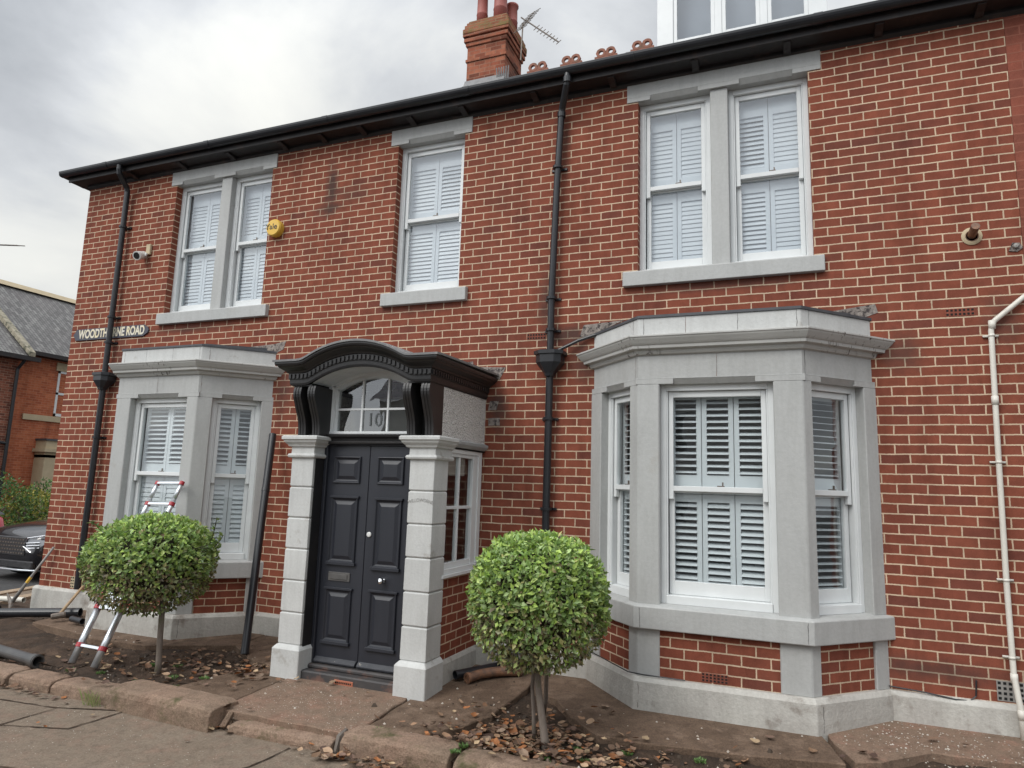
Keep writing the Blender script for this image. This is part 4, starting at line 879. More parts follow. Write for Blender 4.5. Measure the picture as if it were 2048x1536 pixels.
# flagstones beside the house
def jag(poly, amp=.012, step=.12, z=None):
    out = []
    for a, b in zip(poly, poly[1:] + poly[:1]):
        n = max(1, int(math.hypot(b[0] - a[0], b[1] - a[1]) / step))
        for i in range(n): out.append((a[0] + (b[0] - a[0]) * i / n + random.uniform(-amp, amp), a[1] + (b[1] - a[1]) * i / n + random.uniform(-amp, amp)))
    return out
slabs = [([(-.62, -.74), (.1, -.82), (.69, -.95), (1.45, -.92), (1.9, -.7), (2.3, -.5), (2.3, .0), (-.7, .0)], 'flag', 0),
         ([(2.32, -.5), (2.75, -.8), (3.3, -.95), (3.3, 0), (2.32, 0)], 'flag', -.004),
         ([(2.74, -1.99), (2.95, -1.2), (3.2, -1.0), (3.545, -1.0), (3.545, -1.99)], 'flag', -.004),
         ([(3.565, -2.0), (3.565, -.9), (4.84, -.9), (4.86, -2.0)], 'flagspeck', .0),
         ([(4.88, -2.0), (4.86, -.85), (4.93, 0), (5.60, 0), (5.68, -.48), (5.665, -1.22), (5.5, -1.62), (5.3, -1.8)], 'flag', -.006),
         ([(5.70, -.46), (5.62, 0), (8.05, 0), (8.12, -.62), (8.2, -.9), (8.24, -1.06), (7.62, -1.20), (6.85, -1.29), (6.52, -1.27), (6.24, -.99), (6.01, -.67)], 'flag', .0),
         ([(8.14, 0), (8.15, -.60), (8.25, -.87), (8.30, -1.02), (8.46, -.95), (8.82, -.62), (9.4, -.60), (10.1, -.66), (10.9, -.6), (10.9, 0)], 'flagspeck', .004)]
for poly, mt, dz in slabs:
    mb = MB(); pp = jag(poly)
    mb.prism(pp, lambda x, y: gz(y) - .10, lambda x, y: gz(y) + dz); struct(mb.build('flagstone', M[mt], None, .008))
# wheel-rut mound of spoil by the corner
mb = MB(); mb.grid([[(x_, y_, -.10 + .10 * math.exp(-((x_ + 1.1) ** 2 / .5 + (y_ + .75) ** 2 / .10)) + .05 * math.exp(-((x_ - .1) ** 2 / .6 + (y_ + 1.25) ** 2 / .06)) + .02 * noise2(x_, y_, 5) + .014 * noise2(x_, y_, 13)) for x_ in [-2.6 + i * .05 for i in range(80)]] for y_ in [-.2 - j * .05 for j in range(30)]])
struct(mb.build('spoil', M['soil'], None, 0, True))
# kerb along the side street
def path_sweep(mb, pts, prof):
    rows = []
    for i, p in enumerate(pts):
        a = Vector(pts[max(i - 1, 0)]); b = Vector(pts[min(i + 1, len(pts) - 1)]); d = (b - a).normalized(); nrm = Vector((-d.y, d.x))
        rows.append([(p[0] + nrm.x * o, p[1] + nrm.y * o, z) for o, z in prof])
    mb.grid(rows, True, True, True)
mb = MB(); path_sweep(mb, cor, [(-.02, -.3), (-.02, -.165), (0, -.155), (.2, -.155), (.2, -.3)]); struct(mb.build('street_kerb', M['kerbfar']))
mb = MB(); path_sweep(mb, [(-3.3, 12), (-3.3, 3.5), (-3.25, 1.6), (-3.05, .6), (-2.8, -.2)], [(-.12, -.2), (-.12, -.09), (.12, -.085), (.14, -.2)]); struct(mb.build('garden_edging', M['kerbfar']))

# --- sandstone kerb stones in front of the bed (each its own stone)
def kerbstone(x0, x1, yf0, yf1, wd, zt, zb, label, rnd=.045, skew=0, tilt=0):
    mb = MB(); n = max(4, int((x1 - x0) / .06)); rows = []
    for i in range(n + 1):
        t_ = i / n; x = x0 + (x1 - x0) * t_; yf = yf0 + (yf1 - yf0) * t_; e = .014 if i in (0, n) else 0
        j = lambda a=.005: random.uniform(-a, a) + .004 * noise2(x, zt * 7, 4)
        zz2 = zt + tilt * (t_ - .5)
        rows.append([(x + skew, yf + wd, zb), (x, yf, zb), (x, yf + j(), zz2 - rnd - .02), (x, yf + .012 + e + j(), zz2 - rnd * .45 - e), (x, yf + rnd + e + j(), zz2 - .006 - e + j(.003)), (x + skew * .5, yf + wd * .5, zz2 - e + j(.004)), (x + skew, yf + wd - .03, zz2 - .004 - e + j(.004)), (x + skew, yf + wd - e + j(), zz2 - .03 - e)])
    mb.grid(rows, True, True, True)
    return tag(mb.build('kerb_stone', M['kerb'], None, .006), label, 'kerb stone', 'sandstone kerb stones along the planting bed')
kerbstone(-.9, 1.10, -2.13, -2.12, .27, -.055, -.2, 'mossy sandstone kerb stone at the left edge under the grey pipe end', .035)
kerbstone(1.125, 1.655, -2.10, -2.09, .25, -.058, -.2, 'short mossy reddish kerb stone just right of the grey pipe end', .035)
kerbstone(1.685, 2.39, -2.09, -2.08, .25, -.062, -.2, 'reddish kerb stone beside the grass tuft, left of the big raised stone', .035)
kerbstone(2.43, 3.64, -2.13, -2.18, .34, .0, -.2, 'large raised sandstone kerb stone with a round edge, left of the path', .045)
kerbstone(3.77, 4.73, -2.11, -2.10, .26, -.10, -.2, 'low sunken kerb stone in front of the door path', .03, 0, .01)
kerbstone(4.81, 5.69, -2.08, -2.07, .28, -.03, -.2, 'rounded sandstone kerb stone between the door path and the right tree', .05)
kerbstone(5.735, 7.1, -2.09, -2.09, .27, -.045, -.2, 'sandstone kerb stone with a mossy back edge in front of the right tree', .07)
kerbstone(7.12, 8.4, -2.08, -2.08, .27, -.052, -.2, 'sandstone kerb stone at the bottom edge, right of the leafy bed', .07)
mb = MB()
for k in range(5): mb.tube([(3.68 + k * .01, -2.06 + k * .05, -.17), (3.705 + .01 * k, -2.0 + k * .04, -.06 - .01 * k)], [.03, .022], 6)
tag(mb.build('broken_stone', M['kerb']), 'jagged broken stone end between the big raised kerb and the low kerb', 'stone')
mb = MB(); mb.tube([(4.765, -2.06, -.18), (4.77, -2.03, -.08), (4.775, -1.95, -.055)], [.02, .026, .02], 6); tag(mb.build('slate_shard', M['steel']), 'dark slate shard wedged between two kerb stones before the door', 'stone')

# ================================================================== FOLIAGE
def leafquad(mb, p, d, up, L, W, col, curl=.25):
    d = d.normalized(); s_ = d.cross(up)
    if s_.length < 1e-4: s_ = Vector((1, 0, 0))
    s_.normalize(); n = s_.cross(d); t0 = p; t1 = p + d * L * .45 - n * L * curl * .15; t2 = p + d * L - n * L * curl * .5
    a = t1 + s_ * W * .5 + n * W * .18; b = t1 - s_ * W * .5 + n * W * .18
    mb.face([t0, a, t2, t1], col); mb.face([t0, t1, t2, b], col)
def rv(): 
    while True:
        v = Vector((random.uniform(-1, 1), random.uniform(-1, 1), random.uniform(-1, 1)))
        if .05 < v.length < 1: return v.normalized()
def topiary(base, c, rx, rz, n, seed, sq=2.5, L0=.042, brown=0.0):
    random.seed(seed); mb = MB(); c = Vector(c)
    greens = [(.20, .29, .06), (.25, .34, .08), (.15, .23, .06), (.31, .38, .13), (.10, .16, .045), (.26, .34, .15), (.17, .25, .09)]
    browns = [(.24, .22, .10), (.19, .19, .10), (.22, .16, .10), (.11, .09, .06), (.30, .28, .12), (.16, .18, .09), (.20, .22, .11)]
    for i in range(n):
        v = rv(); 
        if v.z < -.55 and random.random() < .5: continue
        s_ = (abs(v.x) ** sq + abs(v.y) ** sq + abs(v.z) ** sq) ** (-1 / sq); q = Vector((v.x * s_, v.y * s_, v.z * s_))
        lump = 1 + .05 * noise2(v.x * 3 + seed, v.y * 3 + v.z * 2, 1.2) + .02 * noise2(v.x * 9, v.z * 9 + v.y * 5, 1.2)
        dep = random.random() ** 2.2
        if noise2(v.x * 6 + 5, v.z * 6 + v.y * 4 + seed, 1.0) > .28: dep = max(dep, .35)
        k = lump * (1 - .20 * dep) + (random.uniform(0, .04) if random.random() < .12 else 0)
        p = c + Vector((q.x * rx * k, q.y * rx * k, q.z * rz * k))
        nrm = Vector((v.x / rx, v.y / rx, v.z / rz)).normalized()
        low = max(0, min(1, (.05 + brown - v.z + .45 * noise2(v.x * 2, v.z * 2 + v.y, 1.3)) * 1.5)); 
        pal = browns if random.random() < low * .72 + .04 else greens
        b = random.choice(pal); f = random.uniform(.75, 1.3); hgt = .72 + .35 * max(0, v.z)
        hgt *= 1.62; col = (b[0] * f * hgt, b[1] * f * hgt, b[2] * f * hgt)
        d = (nrm * random.uniform(.1, .9) + rv() * .75 + Vector((0, 0, .15 if v.z > -.3 else -.25)))
        up = (nrm + rv() * .5 + Vector((0, 0, .35))).normalized()
        L = L0 * random.uniform(.6, 1.35) * (.85 if low > .5 else 1)
        leafquad(mb, p, d, up, L, L * random.uniform(.5, .68), col, random.uniform(-.2, .6))
    return mb
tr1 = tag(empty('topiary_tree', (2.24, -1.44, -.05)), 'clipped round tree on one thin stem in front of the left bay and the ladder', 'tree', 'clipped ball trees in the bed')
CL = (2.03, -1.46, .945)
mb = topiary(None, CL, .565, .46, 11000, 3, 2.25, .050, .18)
mb.build('crown', M['leaf'], tr1)
def core(c, rx, rz, k=.80):
    mb = MB(); rows = []
    for i in range(13):
        th = math.pi * i / 12; rows.append([(c[0] + rx * k * math.sin(th) * math.cos(a) * (1 + .08 * noise2(i, a * 3, 1)), c[1] + rx * k * math.sin(th) * math.sin(a), c[2] + rz * k * math.cos(th)) for a in [2 * math.pi * j / 20 for j in range(20)]])
    mb.grid(rows, True); return mb
core(CL, .565, .46).build('inner_twigs', M['twig'], tr1)
mb = MB(); mb.tube([(2.25, -1.44, -.12), (2.245, -1.44, .05), (2.235, -1.445, .3), (2.225, -1.45, .75)], [.034, .028, .027, .028], 12); mb.build('trunk', M['bark'], tr1, 0, True)
mb = MB()     # stray shoots
def shoot(pts, n, L):
    n0 = len(mb.f); mb.tube(pts, .0045, 5); pts = [Vector(p) for p in pts]
    for k in range(n0, len(mb.f)): mb.c[k] = (.05, .055, .025)
    for i in range(n):
        t_ = .25 + .75 * i / n; k = min(int(t_ * (len(pts) - 1)), len(pts) - 2); p = pts[k].lerp(pts[k + 1], t_ * (len(pts) - 1) - k)
        leafquad(mb, p, Vector((random.uniform(-1, 1), random.uniform(-1, 1), random.uniform(.1, .9))), rv(), L * random.uniform(.7, 1.2), L * .55, random.choice([(.12, .2, .05), (.08, .13, .04), (.16, .22, .06)]))
shoot([(2.52, -1.5, 1.10), (2.80, -1.5, 1.17), (2.84, -1.5, 1.28), (2.865, -1.5, 1.43)], 13, .062); shoot([(2.70, -1.5, 1.13), (2.86, -1.5, 1.15), (2.93, -1.5, 1.22), (2.96, -1.5, 1.27)], 10, .06); shoot([(2.5, -1.5, .98), (2.84, -1.5, 1.0), (2.90, -1.5, .94)], 7, .055); shoot([(1.45, -1.5, 1.18), (1.30, -1.5, 1.27), (1.15, -1.5, 1.31)], 9, .06)
mb.build('stray_shoot', M['leaf'], tr1)
tr2 = tag(empty('topiary_tree', (6.2, -1.52, -.05)), 'clipped round tree on a forked stem by the right bay and leaf litter', 'tree', 'clipped ball trees in the bed')
CR = (6.14, -1.53, .955)
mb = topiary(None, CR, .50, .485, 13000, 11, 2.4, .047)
mb.build('crown', M['leaf'], tr2); core(CR, .50, .485).build('inner_twigs', M['twig'], tr2)
mb = MB(); mb.tube([(6.235, -1.56, -.14), (6.22, -1.555, .0), (6.19, -1.545, .15), (6.15, -1.53, .35), (6.13, -1.52, .8)], [.034, .030, .027, .025, .024], 12)
mb.build('trunk', M['bark'], tr2, 0, True)
mb = MB(); mb.tube([(6.10, -1.44, -.12), (6.09, -1.44, .1), (6.075, -1.44, .3), (6.09, -1.46, .6)], [.018, .015, .015, .014], 8); mb.build('trunk', M['bark'], tr2, 0, True)
mb = MB(); mb.tube([(6.02, -1.0, -.02), (6.07, -1.1, .12), (6.14, -1.3, .4), (6.15, -1.4, .6)], [.020, .018, .016, .016], 8); mb.build('trunk', M['bark'], tr2, 0, True)

# fallen leaves, weeds, moss and gravel (uncountable)
random.seed(21)
mb = MB(); LC = [(.20, .11, .065), (.27, .165, .10), (.34, .23, .15), (.12, .075, .05), (.22, .12, .07), (.40, .29, .18), (.17, .105, .07), (.32, .13, .05), (.15, .095, .07), (.22, .155, .11), (.10, .06, .045)]
def inpoly(x, y, P):
    c = False
    for i in range(len(P)):
        a, b = P[i], P[i - 1]
        if (a[1] > y) != (b[1] > y) and x < (b[0] - a[0]) * (y - a[1]) / (b[1] - a[1]) + a[0]: c = not c
    return c
def gnd(x, y):
    if y < KY + .02: return -.176
    if y < -1.8: return -.05
    for P, _, dz in slabs:
        if inpoly(x, y, P): return gz(y) + dz + .002
    return soilz(x, y)
def litter(x, y, L, z=None):
    z = gnd(x, y) if z is None else z
    a = random.uniform(0, 6.28); d = Vector((math.cos(a), math.sin(a), random.uniform(-.15, .35))); up = Vector((random.uniform(-.5, .5), random.uniform(-.5, .5), 1)).normalized()
    b = random.choice(LC); f = random.uniform(.65, 1.35); col = tuple(v * f for v in b)
    d.normalize(); s_ = d.cross(up).normalized(); n = s_.cross(d); W = L * random.uniform(.6, .95); cu = random.uniform(.1, .5)
    p = Vector((x, y, z + .006 + random.uniform(0, .018)))
    prof_ = ((0, .0), (.12, .26), (.32, .46), (.55, .44), (.78, .26), (.92, .10), (1, 0)); lob = random.random() < .3
    mid = []; lf = []; rg = []; sw_ = random.uniform(-.12, .12)
    for k, (t_, w_) in enumerate(prof_):
        m_ = p + d * L * t_ + n * (cu * L * .35 * (2 * t_ - 1) ** 2) + s_ * L * sw_ * t_ * t_
        w2 = w_ * (1.25 if lob and k % 2 == 0 else 1) * random.uniform(.85, 1.12)
        mid.append(m_); lf.append(m_ + s_ * W * w2 + n * W * w2 * cu * random.uniform(.5, 1.3)); rg.append(m_ - s_ * W * w2 + n * W * w2 * cu * random.uniform(.3, 1.2))
    for k in range(6):
        mb.face([mid[k], lf[k], lf[k + 1], mid[k + 1]], col); mb.face([mid[k], mid[k + 1], rg[k + 1], rg[k]], col)
def pile(cx, cy, sx_, sy_, n, L=(.045, .085), up=0):
    for _ in range(n):
        x = random.gauss(cx, sx_); y = random.gauss(cy, sy_)
        if -.05 < y or (4.2 < x and x < 5.0 and y > -1.2) or (y > -.7 and 6.0 < x < 8.8) or (y > -.65 and -.4 < x < 2.2): continue
        litter(x, y, random.uniform(*L), gnd(x, y) + random.uniform(0, up))
pile(6.1, -1.5, .30, .20, 480, (.03, .078), up=.05); pile(5.75, -1.72, .28, .07, 170, (.03, .075), up=.04); pile(6.7, -1.6, .35, .16, 120); pile(7.6, -1.62, .6, .16, 90); pile(8.8, -1.25, .5, .22, 70)
pile(2.6, -1.1, .42, .2, 170, (.035, .082), .02); pile(2.05, -1.5, .5, .25, 50); pile(1.1, -1.35, .5, .3, 40); pile(3.0, -1.2, .3, .15, 50)
pile(4.95, -2.16, .22, .05, 55, up=.015); pile(5.6, -2.2, .5, .06, 60, up=.01); pile(6.8, -2.25, .7, .12, 40); pile(3.7, -2.03, .1, .06, 14); pile(1.6, -2.17, .35, .03, 26); pile(1.9, -2.6, 1.2, .4, 20, (.03, .05)); pile(5.6, -.9, .8, .4, 14); pile(9, -.5, .7, .15, 10)
tag(mb.build('fallen_leaves', M['litter'], None, 0, True), 'brown and russet fallen leaves lying in the bed and along the kerb', 'leaves', kind='stuff')
mb = MB()
def weed(x, y, s_, n, cols=((.12, .22, .06), (.16, .26, .09), (.09, .16, .05))):
    z = gnd(x, y)
    for _ in range(n):
        a = random.uniform(0, 6.28); r_ = s_ * random.random() ** .6; d = Vector((math.cos(a), math.sin(a), random.uniform(.5, 1.8)))
        leafquad(mb, Vector((x + r_ * math.cos(a) * .7, y + r_ * math.sin(a) * .7, z + random.uniform(0, s_ * .25))), d, rv(), random.uniform(.015, .03), .012, random.choice(cols))
for x, y, s_, n in ((6.02, -1.66, .055, 130), (6.14, -1.62, .05, 80), (5.93, -1.58, .04, 50), (6.45, -1.5, .05, 60), (6.55, -1.65, .04, 50), (6.28, -1.72, .05, 80), (6.38, -1.8, .05, 60), (6.8, -1.42, .05, 60), (5.72, -1.88, .04, 60), (5.72, -2.0, .04, 50), (7.3, -1.35, .05, 60), (7.6, -1.4, .05, 50), (8.4, -1.12, .05, 50), (2.0, -1.25, .06, 90), (2.25, -1.2, .05, 50), (2.5, -1.5, .06, 60), (2.3, -1.7, .05, 70), (2.75, -1.68, .05, 50), (1.75, -1.65, .05, 50), (1.4, -1.7, .06, 60), (2.9, -1.5, .05, 40), (7.9, -1.6, .06, 60), (7.0, -1.75, .06, 60), (5.0, -1.85, .03, 30)): weed(x, y, s_, n)
tag(mb.build('weeds', M['leaf']), 'small green weeds sprouting in the bed between the leaves', 'weeds', kind='stuff')
mb = MB()
for _ in range(46):
    a = random.uniform(0, 6.28); l = random.uniform(.08, .2); p = Vector((2.28 + random.gauss(0, .05), -2.13 + random.gauss(0, .015), -.178)); d = Vector((math.cos(a) * .5, -abs(math.sin(a)) * .35, 1)); q = p + d * l * .6; e_ = q + Vector((d.x * l * .5, d.y * l * .5, l * .15)); s_ = Vector((.0025, 0, 0)); c_ = random.choice([(.18, .28, .07), (.25, .33, .1), (.3, .3, .14)])
    mb.face([p - s_, p + s_, q + s_, q - s_], c_); mb.face([q - s_, q + s_, e_], c_)
tag(mb.build('grass_tuft', M['leaf']), 'small tuft of grass growing at the foot of the kerb on the left', 'grass')
mb = MB(); random.seed(5)
def pebble(x, y, r_, z):
    p = [(x + r_ * math.cos(a) * random.uniform(.7, 1.2), y + r_ * math.sin(a) * random.uniform(.7, 1.2)) for a in [k * 1.0472 for k in range(6)]]
    c = random.choice([(.45, .4, .34), (.38, .32, .26), (.28, .23, .19), (.5, .46, .4)]); 
    for a, b in zip(p, p[1:] + p[:1]): mb.face([(a[0], a[1], z), (b[0], b[1], z), (x, y, z + r_ * .9)], c)
for _ in range(420): x = random.uniform(3.6, 4.8); y = random.uniform(-1.95, -1.25); pebble(x, y, random.uniform(.0015, .0045), gz(y))
for _ in range(300): x = random.gauss(8.9, .5); y = random.uniform(-.75, -.08); pebble(x, y, random.uniform(.003, .010), gnd(x, y))
for _ in range(420): x = random.uniform(.5, 6.5); y = random.uniform(-3.4, -2.15); pebble(x, y, random.uniform(.0015, .005), -.178)
for _ in range(200): x = random.uniform(-1.5, 8); y = random.uniform(-1.85, -.75); pebble(x, y, random.uniform(.004, .014), gnd(x, y) - .002)
tag(mb.build('gravel', M['litter']), 'scattered pale grit and small stones on the paving', 'gravel', kind='stuff')

mb = MB(); random.seed(17)
for _ in range(1500):
    x = random.uniform(-2.4, 9.6); y = random.uniform(-1.86, -.25)
    if any(inpoly(x, y, P) for P, _, _ in slabs): 
        if random.random() < .93: continue
    if y > -1.2 and -.5 < x < 2.2 and y > -.72: continue
    r_ = random.uniform(.006, .026) * (.5 if random.random() < .6 else 1.1); z = gnd(x, y); c = random.choice([(.06, .043, .03), (.09, .062, .043), (.045, .033, .025), (.13, .09, .062), (.17, .13, .10)])
    ring_ = [Vector((x + r_ * math.cos(a) * random.uniform(.7, 1.3), y + r_ * math.sin(a) * random.uniform(.7, 1.3), z - .004)) for a in [k * 1.0472 for k in range(6)]]
    top_ = [Vector((x, y, 0)).lerp(Vector((q.x, q.y, 0)), .55) + Vector((0, 0, z + r_ * random.uniform(.5, .9))) for q in ring_]
    for k in range(6): mb.face([ring_[k], ring_[(k + 1) % 6], top_[(k + 1) % 6], top_[k]], c)
    mb.face(top_, c)
tag(mb.build('soil_clods', M['litter']), 'small clods and crumbs of damp earth over the planting bed', 'soil', kind='stuff')

# ================================================================== THINGS IN THE BED
# telescopic ladder leaning on the left bay
ld = tag(empty('telescopic_ladder', (1.44, -1.61, -.05)), 'telescopic aluminium ladder with red clamps leaning on the left bay window', 'ladder')
FA = Vector((1.27, -1.60, -.06)); FB = Vector((1.605, -1.615, -.06)); TA = Vector((1.10, -.665, 1.736)); TB = Vector((1.475, -.665, 1.746))
LT = (TA - FA).length
def L_(s_, side): return (FA.lerp(TA, s_) if side == 0 else FB.lerp(TB, s_))
def rung(s_, hgt=.02, name='rung'):
    mb = MB(); a, b = L_(s_, 0), L_(s_, 1); d = (b - a); u = (TA - FA).normalized(); n_ = d.normalized().cross(u)
    Tm = lambda q, wv, z: a + d * q + n_ * wv + u * z
    mb.fbox(Tm, .02, .98, -.022, .022, -hgt, hgt); return mb.build(name, M['alu'], ld, .003)
def stile(s0, s1, r_, side):
    mb = MB(); mb.tube([L_(s0, side), L_(s1, side)], r_, 16); mb.build('stile_tube', M['alu'], ld, 0, True)
def clamp(s_, r_, side, h_=.03):
    mb = MB(); u = (TA - FA).normalized(); c = L_(s_, side); o = (L_(s_, 1 - side) - c).normalized()
    mb.tube([c - u * h_, c + u * h_], r_ + .007, 14); mb.tube([c, c + o * .055], h_ * .8, 8); mb.build('clamp', M['red'], ld, .002)
for sd in (0, 1):
    stile(0, .275, .034, sd); stile(.26, .76, .030, sd); stile(.76, .89, .027, sd); stile(.89, 1.0, .024, sd)
    for s_, r_ in ((.085, .034), (.275, .034), (.30, .034), (.325, .034), (.35, .034), (.375, .034), (.86, .026), (.99, .022)): clamp(s_, r_, sd, .02 if .26 < s_ < .4 else .022)
for s_ in (.085, .278, .303, .328, .353, .378, .86, .99): rung(s_, .015 if s_ < .26 or s_ > .4 else .02)
# leaning black pipe
mb = MB(); mb.ring_tube((2.655, -.74, .01), (2.235, -.115, 2.34), .042, .037, 18); mb.lathe([(.046, -.02), (.046, .02)], Vector((2.655, -.74, .01)).lerp(Vector((2.235, -.115, 2.34)), .72), 16, Vector((-.42, .625, 2.33))); tag(mb.build('drain_pipe', M['blackpipe']), 'long black drain pipe leaning upright between the left bay and the door', 'pipe', 'loose drain pipes')
def pipe(a, b, r_, mat, label, sock=True):
    mb = MB(); a = Vector(a); b = Vector(b); mb.ring_tube(a, b, r_, r_ * .86, 20)
    if sock: d = (b - a).normalized(); mb.ring_tube(b - d * .09, b + d * .012, r_ * 1.16, r_ * .9, 20); mb.ring_tube(b - d * .025, b - d * .005, r_ * 1.24, r_, 20)
    return tag(mb.build('drain_pipe', mat, None, 0), label, 'pipe', 'loose drain pipes')
pipe((-.6, -1.62, .0), (1.14, -1.86, -.005), .052, M['pipegrey'] if 'pipegrey' in M else M['blackpipe'], 'grey black pipe with a socket end lying on the kerb at the left edge')
pipe((-3.4, -1.62, -.02), (-.33, -.36, .09), .055, M['blackpipe'], 'long black pipe lying across the spoil in front of the house corner', False)
pipe((-4.2, -.75, -.04), (-1.78, -.42, .02), .03, M['blackpipe'], 'thin dark pipe end lying beyond the pickaxe, lower of the pair', False)
pipe((-4.1, -.25, .0), (-1.9, -.03, .06), .035, M['waste'], 'pale grey pipe lying beyond the pickaxe, upper of the pair', False)
pipe((-.12, -.62, .075), (.12, -.66, .075), .035, M['blackpipe'], 'short black pipe offcut on the flagstone beside the ladder', False)
pipe((5.02, -.62, .07), (5.34, -.05, .085), .04, M['blackpipe'], 'short black pipe lying at the foot of the porch, left of the pair', False)
mb = MB(); mb.tube([(5.15, -.62, .06), (5.22, -.48, .075), (5.34, -.34, .08), (5.52, -.22, .08)], [.042, .042, .044, .046], 16); mb.ring_tube((5.145, -.63, .058), (5.16, -.60, .062), .048, .03, 16); tag(mb.build('bent_pipe', M['rust']), 'scuffed bent pipe elbow lying at the foot of the porch', 'pipe')
mb = MB(); rows = []
for i in range(9):
    th = i / 8; z = gz(-.2) + .30 * th; r_ = .15 * math.sin(math.pi * (.22 + .74 * th)) ** .8
    rows.append([(5.40 + .3 * th * .1 + r_ * math.cos(a) * (1 + .18 * noise2(a * 2, th * 5, 1)), -.17 + r_ * .8 * math.sin(a) * (1 + .2 * noise2(a * 3, th * 4, 1)), z) for a in [2 * math.pi * j / 18 for j in range(18)]])
mb.grid(rows, True, True, True); tag(mb.build('sack', M['bag'], None, 0, True), 'crumpled dark sack slumped in the corner of the porch behind the pipes', 'sack')
# pickaxe and sledgehammer
pk = tag(empty('pickaxe', (-1.75, -.2, .0)), 'pickaxe with a yellow banded handle propped against the house corner', 'pickaxe')
ha = Vector((-1.80, -.26, .06)); hb2 = Vector((-1.42, -.04, .80))
mb = MB(); mb.tube([ha, ha.lerp(hb2, .5), hb2], [.026, .017, .015], 10); mb.build('handle', M['grey'], pk, 0, True)
mb = MB(); mb.tube([ha.lerp(hb2, .36), ha.lerp(hb2, .46)], .021, 10); mb.build('handle_band', M['yellow'], pk)
mb = MB(); mb.tube([ha + Vector((-.26, .10, .09)), ha + Vector((-.12, .04, .05)), ha, ha + Vector((.14, -.10, -.04)), ha + Vector((.26, -.20, -.06))], [.006, .02, .032, .018, .006], 8); mb.build('pick_head', M['steel'], pk)
sh = tag(empty('sledgehammer', (-.38, -.62, .05)), 'sledgehammer with a wooden handle leaning on the plinth left of the ladder', 'hammer')
a, b = Vector((-.36, -.62, .09)), Vector((-.60, -.09, .44))
mb = MB(); mb.tube([a, b], [.019, .016], 10); mb.build('handle', M['wood'], sh, 0, True)
mb = MB(); u = Vector((.45, .55, .1)).normalized(); mb.lathe([(.0, -.075), (.03, -.075), (.036, -.06), (.036, .06), (.03, .075), (.0, .075)], a, 10, u); mb.build('hammer_head', M['steel'], sh)
tl = tag(empty('hand_tool', (-2.6, -.75, .0)), 'steel tool with a bright blue handle lying at the left edge of the spoil', 'tool')
mb = MB(); mb.tube([(-2.95, -.98, .02), (-2.3, -.78, .035)], .02, 10); mb.build('handle', M['blue'], tl); mb = MB(); mb.tube([(-2.3, -.78, .035), (-1.95, -.66, .04)], [.02, .035], 8); mb.build('blade', M['steel'], tl)
# rubble lumps
random.seed(9)
def lump(x, y, z, r_, mat, label, name='rubble', cat='rubble', group='loose rubble beside the corner'):
    mb = MB(); rows = []
    for i in range(6):
        th = math.pi * i / 5; rows.append([(x + r_ * math.sin(th) * math.cos(a) * random.uniform(.75, 1.2), y + r_ * math.sin(th) * math.sin(a) * random.uniform(.75, 1.2), z + r_ * .6 * math.cos(th)) for a in [2 * math.pi * j / 8 for j in range(8)]])
    mb.grid(rows, True); return tag(mb.build(name, mat), label, cat, group)

